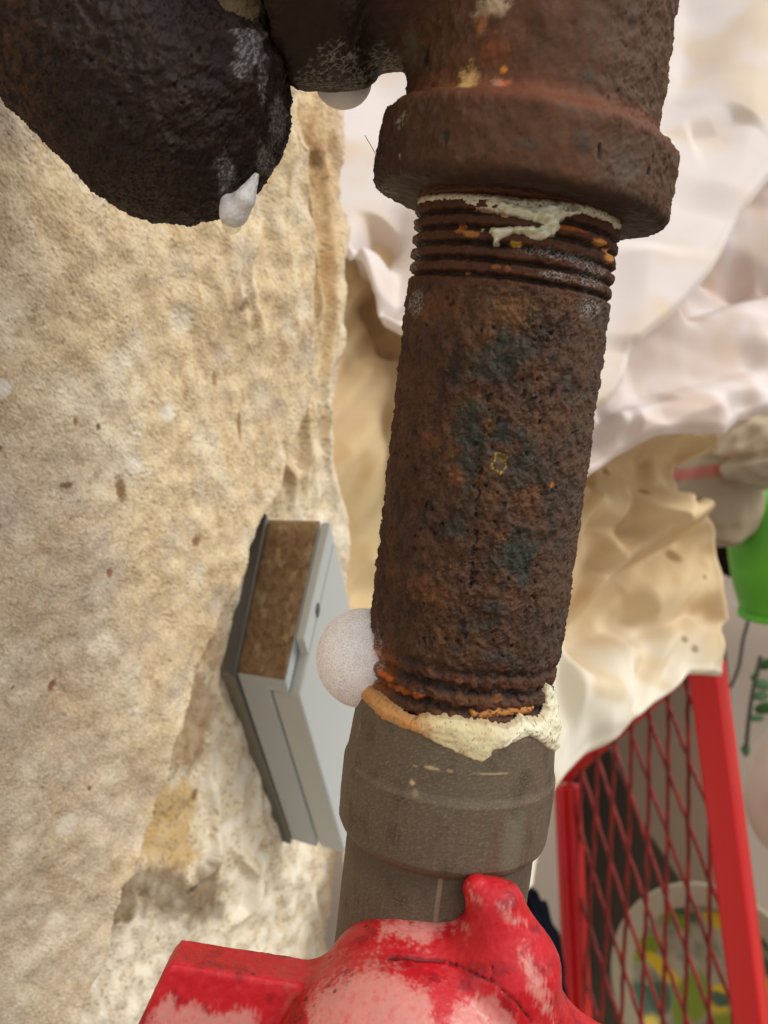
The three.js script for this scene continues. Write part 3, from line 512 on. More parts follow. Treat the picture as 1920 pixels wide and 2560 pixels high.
// ================================================================ the iron pipework
const iron = thing('iron_pipework', 'rusted iron elbow fittings screwed onto a short threaded pipe, dark with rust', 'pipe fittings', axisP(axisT(1760)));
const R_PIPE = 0.0171;
{ // short threaded pipe
  const t0 = axisT(440), t1 = axisT(1840), tU = axisT(742), tL = axisT(1588), pitch = 0.0024;
  const spots = cylSpots([[1262, 825, 14, 40, TEAL], [1290, 870, 60, 24, TEAL, 0.8], [1210, 920, 60, 40, TEAL, 0.8], [1180, 1060, 40, 60, TEAL], [1250, 1080, 26, 28, TEAL], [1170, 1160, 24, 50, TEAL], [1320, 1100, 30, 30, TEAL, 0.8], [1300, 1170, 70, 50, TEAL, 0.7], [1290, 1380, 56, 60, TEAL], [1310, 1430, 20, 40, TEAL], [1140, 1325, 26, 24, TEAL], [1230, 1510, 22, 22, L(50, 46, 44)], [1400, 1630, 40, 34, L(50, 46, 44)], [1245, 1640, 50, 18, L(56, 50, 47)], [1145, 900, 22, 46, BLACK, 0.8], [1160, 1555, 12, 24, BLACK], [1040, 1080, 9, 16, BLACK], [1305, 1320, 12, 18, BLACK], [1450, 975, 8, 14, BLACK],
    [1220, 1066, 18, 22, ORANGE, 0.6], [1146, 1190, 20, 22, ORANGE, 0.7], [1335, 1230, 22, 24, ORANGE, 0.6], [1378, 1210, 8, 8, L(196, 120, 50)], [1076, 1095, 30, 18, ORANGE, 0.5], [1060, 1470, 50, 30, ORANGE, 0.4], [1000, 1160, 14, 14, ORANGE, 0.4], [1255, 1150, 10, 10, L(205, 165, 60), 0.2], [1250, 1340, 20, 14, ORANGE, 0.5], [1100, 770, 70, 40, ORANGE, 0.35], [1275, 780, 60, 40, L(130, 92, 50), 0.6]], R_PIPE);
  const ring = cylSpots([[1249, 1158, 20, 22, L(200, 168, 70)]], R_PIPE)[0];
  const crack = [[1200, 1125], [1198, 1180], [1192, 1240], [1190, 1300], [1188, 1360], [1183, 1430], [1172, 1480]].map(([x, y]) => onCyl(x, y, R_PIPE));
  const bits = cylSpots([[1240, 668, 10, 6, ORANGE], [1268, 672, 7, 8, ORANGE], [1165, 683, 8, 4, ORANGE], [1290, 610, 14, 6, L(196, 160, 60)], [1150, 572, 16, 12, L(176, 110, 40), 0.8], [1180, 585, 26, 8, L(188, 128, 60), 0.7], [1495, 605, 30, 10, L(214, 146, 74)], [1520, 640, 26, 16, L(214, 150, 80)], [1420, 570, 60, 6, L(160, 84, 30), 0.8], [940, 1630, 30, 6, L(196, 108, 34)], [960, 1690, 40, 10, L(186, 96, 28)], [1010, 1730, 60, 10, L(176, 90, 26), 0.8], [1145, 1705, 14, 7, ORANGE, 0.7], [1250, 1748, 18, 10, ORANGE, 0.7]], R_PIPE);
  const webs = cylSpots([[1040, 560, 50, 70], [1035, 650, 50, 40], [1040, 760, 40, 40], [1420, 640, 120, 12], [1480, 690, 60, 30], [1390, 690, 60, 12], [1475, 770, 40, 30], [938, 1640, 34, 70], [925, 1700, 36, 40]], R_PIPE);
  const nTh = 560, nT = 640, ths = []; for (let i = 0; i < nTh; i++) { const f = i / nTh; ths.push(f < 0.74 ? -1.75 + 3.5 * f / 0.74 : 1.75 + (2 * Math.PI - 3.5) * (f - 0.74) / 0.26); }
  const g = grid(nTh, nT, true, (i, j) => {
    const th = ths[i], t = t0 + (t1 - t0) * j / (nT - 1), arc = (th > Math.PI ? th - 2 * Math.PI : th) * R_PIPE;
    const p = cylP(th, t, R_PIPE), [h0, c] = rust(p[0], p[1], p[2], 0.36, 0.5);
    const P = p.map((v) => v * 1000), rough = n3(P[0] / 2.2, P[1] / 2.2, P[2] / 2.2), fine = n3(P[0] / 0.6, P[1] / 0.6, P[2] / 0.6);
    let h = h0 * 1.15; cmix(c, L(84, 69, 57), 0.4 * sst(0.006, 0.015, arc + 0.003 * rough)); cmix(c, L(70, 40, 28), 0.3 * sst(-0.006, -0.016, arc));  // side light painted in: right side greyed lighter, left side darker red
    for (const [a, b, rx, ry, sc, k] of spots) { const e = Math.hypot((arc - a) / rx, (t - b) / ry); if (e < 1.8) cmix(c, sc, 0.78 * k * sst(1.35, 0.4, e + 0.45 * rough + 0.3 * fine)); }
    const [dc] = lineDist(crack, arc, t), ck = sst(0.00045, 0.00005, Math.abs(dc + 0.0006 * rough)) * sst(-0.5, 0.2, fine + rough); h -= 0.0004 * ck; cmix(c, BLACK, 0.8 * ck);
    { const e = Math.hypot((arc - ring[0]) / ring[2], (t - ring[1]) / ring[3]); cmix(c, ring[4], 0.55 * sst(0.2, 0.05, Math.abs(e - 0.85 + 0.35 * rough)) * sst(-0.6, 0.1, fine)); }
    // threads
    const turns = (t - tU) / pitch - th / (2 * Math.PI), ph = turns - Math.floor(turns), saw = Math.abs(ph - 0.5) * 2;
    const up = sst(tU + 0.0006, tU - 0.0008, t), lo = sst(tL - 0.001, tL + 0.004, t);
    if (up > 0) { const gd = sst(0.04, 0.62, saw + 0.14 * rough + 0.05 * fine); h = h * (1 - 0.4 * up) - up * (0.00105 * (1 - gd) - 0.0001); cmix(c, BLACK, up * (0.8 * (1 - gd))); cmix(c, L(78, 42, 22), up * 0.6 * gd); }
    if (lo > 0) { const ph2 = (t - tL) / 0.0034 - th / (2 * Math.PI) + 0.12 * rough, s2 = Math.abs(ph2 - Math.floor(ph2) - 0.5) * 2, gd = sst(0.1, 0.8, s2); h -= lo * (0.0011 * (1 - gd) * (0.75 + 0.4 * rough) + 0.0004 * lo); cmix(c, BLACK, lo * 0.7 * (1 - gd)); cmix(c, L(94, 48, 26), lo * 0.5 * gd * (0.6 + 0.4 * rough)); cmix(c, L(150, 84, 34), lo * 0.45 * sst(-0.012, -0.018, arc)); }
    for (const [a, b, rx, ry, sc, k] of bits) { const e = Math.hypot((arc - a) / rx, (t - b) / ry); if (e < 1.8) { const q = k * sst(1.15, 0.6, e + 0.3 * rough + 0.2 * fine); cmix(c, sc, 0.9 * q); h += 0.0002 * q; } }
    let w = 0; for (const [a, b, rx, ry] of webs) { const e = Math.hypot((arc - a) / rx, (t - b) / ry); if (e < 1.3) w = Math.max(w, sst(1.2, 0.6, e + 0.3 * rough)); }
    if (w > 0.02) { const q = w * web(P[0] + 0.1 * fine, P[1], P[2], 0.55); cmix(c, LATHER, 0.42 * q); h += 0.00006 * q; }
    const q = cylP(th, t, R_PIPE + h); return [q[0], q[1], q[2], c[0], c[1], c[2]];
  });
  const pipeAt = (x, y, z) => (x - A0.x) * D.x + (y - A0.y) * D.y + (z - A0.z) * D.z;
  const [body, rest] = splitGeo(g, (x, y, z) => { const t = pipeAt(x, y, z); return t < tU || t > tL + 0.002; });
  const [upper, lower] = splitGeo(rest, (x, y, z) => pipeAt(x, y, z) > 0.02);
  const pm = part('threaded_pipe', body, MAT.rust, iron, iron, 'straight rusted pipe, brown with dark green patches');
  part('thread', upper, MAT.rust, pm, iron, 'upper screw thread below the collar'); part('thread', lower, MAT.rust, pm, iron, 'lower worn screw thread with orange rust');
  // loose flakes of rust standing off the silhouette
  for (const [x, y, r] of [[1508, 852, 8], [1440, 1300, 7], [930, 1090, 6], [978, 985, 6], [1005, 850, 7], [912, 1240, 6], [1420, 1560, 6]]) {
    const c = onCyl(x, y, R_PIPE), p = cylP(c[0] / R_PIPE, c[1], R_PIPE), fg = new THREE.IcosahedronGeometry(1, 4), q = fg.attributes.position;
    for (let i = 0; i < q.count; i++) { const k = r / F * 0.165 * (1 + 0.5 * n3(q.getX(i) * 2 + x, q.getY(i) * 2, q.getZ(i) * 2)); q.setXYZ(i, p[0] + q.getX(i) * k * 0.7, p[1] + q.getY(i) * k * 1.4, p[2] + q.getZ(i) * k); }
    const fm = mergeVertices((fg.deleteAttribute('uv'), fg.deleteAttribute('normal'), fg), 1e-8); fm.computeVertexNormals(); colored(fm, () => L(34, 26, 22)); part('rust_flake', fm, MAT.rust, pm, iron);
  }
}
// a lump of sealant lying on a cylinder, its outline given as arc and length
function sealant(name, polys, baseR, thick, step, colour, label, parent, root) {
  for (const poly of polys) {
    const P = poly.map(([x, y]) => onCyl(x, y, baseR(0, 0) + 0.0006)); let a = 1e9, b = -1e9, c = 1e9, d = -1e9; for (const [u, v] of P) { a = Math.min(a, u); b = Math.max(b, u); c = Math.min(c, v); d = Math.max(d, v); }
    const us = range(a - 0.001, b + 0.001, step), vs = range(c - 0.001, d + 0.001, step), R0 = baseR(0, 0) + 0.0006;
    const g = grid(us.length, vs.length, false, (i, j) => {
      const u = us[i], v = vs[j], U = u * 1000, W = v * 1000, wob = 0.00018 * n3(U / 1.3, W / 1.3, 7) + 0.00006 * n3(U / 0.5, W / 0.5, 8), sd = sdPoly(P, u, v) + wob;
      const th = u / R0, lump = 0.75 + 0.35 * n3(U / 4.5, W / 3, 12) + 0.1 * n3(U / 1.4, W / 1.1, 13);
      const r = baseR(th, v) + (sd > 0 ? thick * lump * Math.sqrt(clamp(sd / 0.0014)) : sd * 1.6) + 0.00004 * n3(U / 0.5, W / 1.0, 3);
      const q = cylP(th, v, r), k = colour(U, W, sd); return [q[0], q[1], q[2], k[0], k[1], k[2], sd > -0.0005];
    });
    const I = g.index.array; for (let q = 0; q < I.length; q += 3) { const t = I[q]; I[q] = I[q + 1]; I[q + 1] = t; } g.computeVertexNormals();
    part(name, g, MAT.paste, parent, root, label);
  }
}
{ // right-hand elbow with its collars
  const E = axisP(axisT(-182)), LEFT = V(-Math.cos(0.10), 0.06, -Math.sin(0.10)).normalize(), tc0 = axisT(338), tc1 = axisT(528), tcm = (tc0 + tc1) / 2, Cc = axisP(tcm), Dc = D.clone().addScaledVector(SIDE, -0.055).normalize();
  const leg = sdCyl(E, axisP(axisT(440)), 0.0210, 0.004), bend = sdCap(E, E.clone().addScaledVector(D, 0.002), 0.0216), horiz = sdCyl(E, E.clone().addScaledVector(LEFT, 0.044), 0.0219, 0.004);
  const collar = sdCyl(Cc.clone().addScaledVector(Dc, tc0 - tcm), Cc.clone().addScaledVector(Dc, tc1 - tcm), 0.0248, 0.002), collarL = sdCyl(E.clone().addScaledVector(LEFT, 0.0300), E.clone().addScaledVector(LEFT, 0.0442), 0.0252, 0.003);
  const link = sdCyl(E.clone().addScaledVector(LEFT, 0.040), E.clone().addScaledVector(LEFT, 0.062), 0.0171, 0.001);
  const sdf = (x, y, z) => Math.min(smin(smin(smin(smin(leg(x, y, z), horiz(x, y, z), 0.0035), bend(x, y, z), 0.002), collar(x, y, z), 0.003), collarL(x, y, z), 0.003), link(x, y, z));
  const sp = [[1170, 205, 26, 40, L(206, 168, 108), 0.85], [1258, 175, 10, 11, L(206, 130, 50)], [1243, 208, 18, 16, L(190, 140, 110), 0.6], [1240, 130, 44, 44, L(140, 72, 40), 0.4], [1262, 208, 14, 10, L(190, 96, 50), 0.7], [1230, 20, 50, 26, L(168, 150, 122), 0.8], [1205, 60, 16, 30, L(170, 110, 66), 0.7], [1240, 10, 30, 20, L(186, 160, 130), 0.6], [1455, 355, 26, 30, L(66, 58, 50), 0.8], [1325, 362, 30, 18, L(64, 56, 48), 0.7], [1475, 190, 14, 16, L(58, 58, 56), 0.8], [1350, 60, 20, 40, L(70, 46, 38), 0.6], [1580, 48, 16, 20, L(78, 60, 56), 0.7], [1065, 145, 12, 26, BLACK, 0.9], [1628, 268, 6, 14, BLACK], [1500, 375, 5, 22, BLACK], [1620, 430, 8, 12, BLACK], [1665, 430, 8, 12, BLACK], [1000, 390, 5, 8, L(206, 150, 130)], [1115, 350, 6, 20, BLACK, 0.7], [1030, 110, 24, 60, L(94, 92, 68), 0.6], [1560, 420, 60, 50, L(86, 78, 68), 0.5], [1690, 120, 14, 90, L(130, 96, 50), 0.5]].map(([x, y, rx, ry, c, k = 1]) => { const p = hit(sdf, x, y); return [p.x, p.y, p.z, rx * 0.145 / F, ry * 0.145 / F, c, k]; });
  const webC = [[850, 150, 70, 26], [960, 160, 60, 30], [900, 205, 60, 26], [1010, 300, 20, 20], [960, 480, 40, 30], [800, 205, 70, 14]].map(([x, y, rx, ry]) => { const p = hit(sdf, x, y); return [p.x, p.y, p.z, rx * 0.145 / F, ry * 0.145 / F]; });
  const lo = axisP(axisT(520)).add(V(-0.085, -0.014, -0.031)), hi = E.clone().add(V(0.034, 0.030, 0.034)); lo.z = Math.min(lo.z, E.z - 0.042);
  const eT = (x, y, z) => tcm + (x - Cc.x) * Dc.x + (y - Cc.y) * Dc.y + (z - Cc.z) * Dc.z;
  const g = netSDF(sdf, lo, hi, 0.00056, true, (x, y, z, nx, ny, nz) => {
    const [h0, c] = rust(x, y, z, 0.28, 0.18), X = x * 1000, Y = y * 1000, Z = z * 1000, rough = n3(X / 2.2, Y / 2.2, Z / 2.2), fine = n3(X / 0.6, Y / 0.6, Z / 0.6);
    let h = h0 * (0.28 + 0.75 * sst(0.1, 0.8, Math.abs(nx))) + 0.0004 * n3(X / 7, Y / 7, Z / 7) * 0.6;
    cmix(c, L(98, 60, 36), 0.5); cmix(c, L(82, 66, 52), 0.5 * sst(0.026, 0.036, x + 0.004 * rough));                                         // smoother, warmer skin than the pipe
    const t = eT(x, y, z), left = sst(0.013, -0.005, x + 0.003 * rough);                   // the left arm is darker
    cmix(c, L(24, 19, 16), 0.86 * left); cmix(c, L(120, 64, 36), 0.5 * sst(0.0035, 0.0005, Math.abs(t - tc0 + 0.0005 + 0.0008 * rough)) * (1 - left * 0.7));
    cmix(c, L(40, 30, 24), 0.75 * sst(tc1 - 0.0024, tc1 - 0.0002, t + 0.0006 * rough));     // underside of the collar, its shade painted into the rust colour
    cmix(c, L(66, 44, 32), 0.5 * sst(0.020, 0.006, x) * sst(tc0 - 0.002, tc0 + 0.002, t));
    for (const [a, b, q, rx, ry, sc, k] of sp) { const e = Math.hypot((x - a) / rx, (y - b) / ry, (z - q) / Math.max(rx, ry)); if (e < 1.8) { const w = k * sst(1.25, 0.5, e + 0.4 * rough + 0.25 * fine); cmix(c, sc, 0.85 * w); h += (sc === BLACK ? -0.0004 : 0.00012) * w; } }
    let w = 0; for (const [a, b, q, rx, ry] of webC) { const e = Math.hypot((x - a) / rx, (y - b) / ry, (z - q) / 0.006); if (e < 1.3) w = Math.max(w, sst(1.2, 0.6, e + 0.3 * rough)); }
    if (w > 0.02) { const q = w * web(X + 0.15 * fine, Y, Z, 1.15); cmix(c, L(170, 166, 152), 0.55 * q); h += 0.00008 * q; }
    return [h, c[0], c[1], c[2]];
  });
  const [body, col] = splitGeo(g, (x, y, z) => eT(x, y, z) > tc0 - 0.0006);
  const em = part('elbow', body, MAT.rust, iron, iron, 'large brown rusted elbow with a dark left arm');
  part('collar', col, MAT.rust, em, iron, 'thick collar at the foot of the elbow');
  const z5 = (pts) => zoomPts(940, 400, 0.482, pts), pasteCol = (U, W, sd) => { const c = L(212, 206, 182), q = fbm(U / 2.4, W / 1.6, 5, 3); cmix(c, L(176, 150, 104), sst(0.05, 0.4, q) * 0.8); cmix(c, L(150, 100, 52), 0.7 * sst(0.0005, 0, sd)); cmix(c, L(72, 54, 36), 0.8 * sst(0.45, 0.7, n3(U / 0.8, W / 0.6, 9))); return c; };
  const pale = (U, W, sd) => { const c = L(222, 220, 198), q = n3(U / 1.4, W / 1.4, 5); cmix(c, L(190, 188, 146), sst(0, 0.7, q)); cmix(c, L(120, 110, 74), 0.5 * sst(0.0003, 0, sd)); return c; };
  const br = () => R_PIPE - 0.0002;
  sealant('sealant', [z5([[160, 190], [250, 180], [400, 172], [560, 178], [760, 205], [1000, 215], [1200, 255], [1340, 330], [1345, 372], [1250, 365], [1180, 310], [1060, 285], [820, 285], [660, 280], [500, 244], [430, 228], [300, 220], [200, 240]])], br, 0.0008, 0.00016, pasteCol, 'dried brownish sealant ring under the collar', iron, iron);
  sealant('sealant', [z5([[650, 200], [760, 240], [850, 240], [890, 222], [945, 225], [990, 258], [1060, 262], [1055, 285], [990, 300], [952, 318], [958, 350], [930, 382], [862, 417], [800, 412], [760, 387], [700, 382], [660, 407], [618, 437], [604, 405], [578, 375], [600, 353], [700, 343], [780, 338], [850, 350], [870, 335], [820, 318], [740, 293], [660, 278], [620, 250]])], br, 0.0027, 0.00014, pale, 'pale green curled lump of sealant squeezed out over the upper thread', iron, iron);
  sealant('sealant', [z5([[630, 295], [660, 285], [690, 300], [660, 320], [635, 315]]), z5([[705, 300], [735, 305], [730, 325], [708, 322]]), z5([[440, 370], [480, 365], [500, 385], [460, 395]]), z5([[505, 370], [550, 365], [545, 388], [515, 390]])], br, 0.0010, 0.00014, (U, W) => L(206, 170, 126), undefined, iron, iron);
}
{ // left-hand fitting, nearly black and damp
  const d = 0.170, r = 291 / F * d, a = at(60, -120, d), b = at(430, 252, d), body = sdCap(a, b, r), knob = sdCap(at(622, 165, 0.1575), at(610, 140, 0.157), 76 / F * 0.158), far = sdCap(at(430, 252, d), at(150, -250, d + 0.01), r * 0.8);
  const sdf = (x, y, z) => smin(smin(body(x, y, z), far(x, y, z), 0.004), knob(x, y, z), 0.006);
  const webC = [[618, 130, 40, 50], [600, 165, 24, 26], [655, 215, 14, 40], [690, 300, 24, 60], [565, 440, 30, 46], [580, 500, 44, 40], [660, 400, 26, 40], [620, 90, 40, 20]].map(([x, y, rx, ry]) => { const p = hit(sdf, x, y); return [p.x, p.y, p.z, rx * 0.15 / F, ry * 0.15 / F]; });
  const lath = hit(sdf, 585, 515);
  const lo = at(-330, 600, d).add(V(0, 0, -0.03)), hi = at(760, -420, d).add(V(0, 0, 0.032));
  const g = netSDF(sdf, lo, hi, 0.00056, true, (x, y, z, nx, ny, nz) => {
    const [h0, c0] = rust(x, y, z, 0.12, 0.1), X = x * 1000, Y = y * 1000, Z = z * 1000, rough = n3(X / 2.2, Y / 2.2, Z / 2.2), fine = n3(X / 0.6, Y / 0.6, Z / 0.6);
    const c = L(25, 19, 20); cmix(c, c0, 0.22); cmix(c, L(62, 55, 56), 0.35 * sst(0.2, 0.7, n3b(X / 0.5, Y / 0.7, Z / 0.5)) * sst(-0.03, -0.02, x)); cmix(c, L(84, 56, 34), 0.6 * sst(-0.048, -0.062, x) * sst(-0.3, 0.4, rough));
    cmix(c, L(104, 96, 74), 0.5 * sst(-0.5, -0.95, ny - 0.4 * nx) * sst(-0.03, -0.045, x) * sst(-0.2, 0.5, fine));
    let h = h0 * 1.3 + 0.0002 * (1 - Math.abs(n3b(X / 1.1, Y / 1.6, Z / 1.1))) + 0.00035 * n3(X / 5, Y / 5, Z / 5);
    let w = 0; for (const [a2, b2, q, rx, ry] of webC) { const e = Math.hypot((x - a2) / rx, (y - b2) / ry, (z - q) / 0.006); if (e < 1.3) w = Math.max(w, sst(1.2, 0.5, e + 0.4 * rough)); }
    if (w > 0.02) { const q = w * web(X + 0.15 * fine, Y, Z, 0.8); cmix(c, L(176, 172, 172), 0.5 * q + 0.12 * w); h += 0.00008 * q; }
    return [h, c[0], c[1], c[2]];
  });
  const lm = part('left_elbow', g, MAT.wetIron, iron, iron, 'nearly black damp rounded fitting at the upper left');
  const p0 = at(597, 120, 0.1570), p1 = at(588, -260, 0.1585), len = p1.distanceTo(p0), ax = p1.clone().sub(p0).normalize(), X = V(1, 0, 0).addScaledVector(ax, -ax.x).normalize(), Z = X.clone().cross(ax);
  const nk = grid(160, 160, true, (i, j) => { const th = i / 160 * 2 * Math.PI, q = p0.clone().addScaledVector(ax, len * j / 159), R = 66 / F * 0.158; const [h, c] = rust(q.x + 0.004 * Math.cos(th), q.y, q.z + 0.004 * Math.sin(th), 0.2, 0.3); cmix(c, L(122, 104, 74), 0.7); q.addScaledVector(X, Math.cos(th) * (R + h)).addScaledVector(Z, Math.sin(th) * (R + h)); return [q.x, q.y, q.z, ...c]; });
  part('neck_pipe', nk, std({ roughness: 0.9, side: THREE.DoubleSide }), iron, iron, 'short tan greenish neck between the two elbows');
}

// ================================================================ grey plastic adapter and pipe
{
  const t = thing('plastic_adapter', 'dusty grey plastic threaded adapter on a grey plastic pipe above the red casting', 'pipe adapter', axisP(axisT(2560)));
  // profile along the axis: [height in the photograph, radius]
  const prof = [[1744, 0.0174], [1748, 0.0178], [1762, 0.0181], [1885, 0.0189], [1905, 0.0194], [2000, 0.0194], [2050, 0.01925], [2064, 0.0187], [2072, 0.0178], [2080, 0.01735], [2800, 0.0173]].map(([y, r]) => [axisT(y), r]);
  const radius = (s) => { for (let i = 0; i + 1 < prof.length; i++) if (s <= prof[i + 1][0]) return mix(prof[i][1], prof[i + 1][1], clamp((s - prof[i][0]) / (prof[i + 1][0] - prof[i][0]))); return prof.at(-1)[1]; };
  const s0 = prof[0][0], s1 = prof.at(-1)[0], nTh = 420, nT = 520, tRim = axisT(1898), tEnd = axisT(2076);
  const chips = cylSpots([[1080, 1925, 20, 5, L(186, 164, 120), 0.8], [1125, 1932, 10, 5, L(170, 146, 104), 0.7], [1040, 1920, 8, 3, L(170, 146, 104), 0.7], [1235, 1940, 50, 3, L(170, 150, 116), 0.7], [1031, 1960, 7, 8, L(190, 168, 128)], [1038, 1985, 10, 10, L(140, 130, 100), 0.7], [893, 1822, 4, 9, L(160, 140, 110), 0.7], [1298, 1835, 4, 4, L(170, 150, 110), 0.6]], 0.0193);
  const g = grid(nTh, nT, true, (i, j) => {
    const th = i / nTh * 2 * Math.PI, s = s0 + (s1 - s0) * j / (nT - 1), r = radius(s), arc = (th > Math.PI ? th - 2 * Math.PI : th) * r, p = cylP(th, s, r), X = p[0] * 1000, Y = p[1] * 1000, Z = p[2] * 1000;
    const a = fbm(X / 6, Y / 9, Z / 6, 3), dust = n3(X / 0.5, Y / 0.6, Z / 0.5), streak = n3(arc * 1000 / 0.8, s * 1000 / 16, 4), wide = n3(arc * 1000 / 3, s * 1000 / 40, 14);
    const c = L(94, 80, 63); cmix(c, L(78, 65, 51), sst(0, 0.5, a)); cmix(c, L(138, 126, 106), 0.35 * sst(0.2, 0.7, dust)); cmix(c, L(150, 140, 120), 0.1 * sst(0.45, 0.8, streak) * sst(tRim, tRim + 0.004, s)); cmix(c, L(90, 76, 62), 0.2 * sst(0.3, 0.7, wide));
    cmix(c, L(112, 66, 52), 0.25 * sst(0.0018, 0.0004, Math.abs(arc - 0.0075)) * sst(tRim, tRim + 0.003, s)); cmix(c, L(128, 128, 104), 0.3 * sst(0.003, 0.001, Math.abs(arc - 0.011)) * sst(tRim, tRim + 0.003, s));
    cmix(c, L(126, 110, 88), 0.3 * sst(0.0007, 0.0001, Math.abs(s - tRim)) * sst(-0.4, 0.3, a + 0.5 * wide)); cmix(c, L(72, 62, 52), 0.5 * sst(tEnd - 0.0005, tEnd + 0.0012, s) * sst(tEnd + 0.006, tEnd + 0.002, s));
    let h = 0.00005 * dust + 0.00009 * a + 0.00002 * streak;
    if (s > tEnd && Math.abs(arc + 0.001) < 0.0004) cmix(c, L(146, 130, 108), 0.6);
    for (const [A, B, rx, ry, sc, k] of chips) { const e = Math.hypot((arc - A) / rx, (s - B) / ry); if (e < 1.6) { const w = k * sst(1.15, 0.5, e + 0.4 * dust); cmix(c, sc, w); h += 0.00008 * w; } }
    const q = cylP(th, s, r + h); return [q[0], q[1], q[2], c[0], c[1], c[2]];
  });
  const I = g.index.array; void I;
  const [sock, pip] = splitGeo(g, (x, y, z) => (x - A0.x) * D.x + (y - A0.y) * D.y + (z - A0.z) * D.z > tEnd);
  part('adapter', sock, MAT.plastic, t, t, 'wide dusty socket with a tapered top'); part('plastic_pipe', pip, MAT.plastic, t, t, 'plain grey pipe below the socket');
  // mouth of the socket
  const lip = grid(200, 6, true, (i, j) => { const th = i / 200 * 2 * Math.PI, q = cylP(th, s0, mix(0.0176, 0.0150, j / 5)); return [...q, ...L(112, 98, 80)]; }); part('adapter_lip', lip, std({ roughness: 0.7, side: THREE.DoubleSide }), t);
  // sealant squeezed out of the lower joint
  const z4 = (pts) => zoomPts(740, 1480, 0.458, pts), mouth = s0, baseR = (th, s) => mix(0.0166, Math.max(0.0182, radius(s)), sst(mouth - 0.006, mouth + 0.0016, s)) - 0.00005;
  const tone = (U, W, sd) => { const c = L(212, 198, 154), q = fbm(U / 2.6, W / 1.8, 25, 3); cmix(c, L(190, 120, 46), 0.85 * sst(-3, -9, U + 3 * q)); cmix(c, L(190, 160, 110), 0.5 * sst(0.1, 0.5, q)); cmix(c, L(110, 90, 60), 0.6 * sst(0.55, 0.8, n3(U / 0.5, W / 1.1, 29))); cmix(c, L(228, 222, 196), 0.5 * sst(2, 8, U)); cmix(c, L(140, 112, 76), 0.5 * sst(0.0003, 0, sd)); return c; };
  sealant('sealant', [z4([[335, 470], [380, 480], [440, 545], [520, 610], [640, 690], [730, 672], [850, 685], [960, 705], [1060, 715], [1140, 735], [1180, 720], [1240, 690], [1300, 720], [1260, 770], [1200, 790], [1130, 832], [1065, 850], [1042, 890], [1000, 915], [950, 895], [870, 860], [760, 803], [640, 745], [500, 692], [430, 622], [335, 530]])], baseR, 0.0006, 0.00015, tone, 'cream sealant skirt with an orange rust stain at its left', t, t);
  sealant('sealant', [z4([[1230, 670], [1250, 700], [1330, 690], [1370, 640], [1375, 540], [1382, 505], [1405, 515], [1432, 570], [1440, 640], [1425, 700], [1400, 750], [1415, 790], [1418, 850], [1390, 870], [1350, 850], [1310, 815], [1290, 790], [1240, 765], [1180, 790], [1120, 845], [1100, 830], [1150, 770], [1215, 715]])], baseR, 0.0011, 0.00015, (U, W, sd) => { const c = L(226, 220, 190); cmix(c, L(90, 70, 44), 0.7 * sst(0.5, 0.75, n3(U / 0.7, W / 0.9, 41))); cmix(c, L(170, 140, 92), 0.5 * sst(0.0004, 0, sd)); return c; }, 'thick pale crumpled sealant at the right of the joint', t, t);
  sealant('sealant', [z4([[960, 660], [1060, 650], [1200, 640], [1320, 632], [1300, 660], [1200, 672], [1080, 690], [970, 690]])], (th, s) => 0.0166, 0.0004, 0.00016, (U, W) => cmix(L(186, 124, 56), L(110, 62, 30), sst(0, 0.5, n3(U / 1.2, W / 0.7, 2))), 'orange rusted sealant streak', t, t);
}

// ================================================================ soap foam
function foam(name, label, c, sx, sy, sz, colour, bump, group, rot = 0) {
  const g0 = new THREE.IcosahedronGeometry(1, 70), p = g0.attributes.position;
  for (let i = 0; i < p.count; i++) { const x = p.getX(i), y = p.getY(i), z = p.getZ(i); const X = x * sx * 1000, Y = y * sy * 1000, Z = z * sz * 1000, w = worley(X / 0.3, Y / 0.3, Z / 0.3); const k = 1 + (bump * (0.5 - w[0]) + 0.004 * n3(x * 3, y * 3, z * 3) * sx + 0.00002 * n3(X / 0.2, Y / 0.2, Z / 0.2)) / sx; p.setXYZ(i, x * sx * k, y * sy * k, z * sz * k); }
  const g = mergeVertices((g0.deleteAttribute('uv'), g0.deleteAttribute('normal'), g0), 1e-8); g.computeVertexNormals(); colored(g, (x, y, z) => colour(x / sx, y / sy, z / sz)); g.applyMatrix4(new THREE.Matrix4().makeRotationZ(rot)); g.translate(c.x, c.y, c.z);
  const t = thing(name, label, 'soap foam', c.clone().addScaledVector(UP, -sy), group); part('foam_body', g, MAT.foam, t); return t;
}
const foamWhite = (x, y, z) => { const w = worley(x * 26, y * 26, z * 26), c = cmix(L(252, 248, 246), L(240, 232, 228), clamp(0.5 + n3(x * 4, y * 4, z * 4)) * 0.5); cmix(c, L(176, 164, 158), 0.55 * sst(0.22, 0.02, w[1] - w[0])); return cmix(c, L(120, 96, 80), 0.6 * sst(0.55, 1.0, x + 0.3 * n3(x * 9, y * 9, z * 9)) * sst(0.3, 0.1, w[1] - w[0])); };
foam('soap_foam', 'round white soap foam ball bulging from the left of the lower thread', at(908, 1645, 0.176), 0.0086, 0.0091, 0.0075, foamWhite, 0.00004);
foam('soap_foam_001', 'grey white soap foam cushion hanging under the elbow arm', at(858, 200, 0.1735), 0.0052, 0.0050, 0.005, (x, y, z) => L(244, 242, 240), 0.00005);
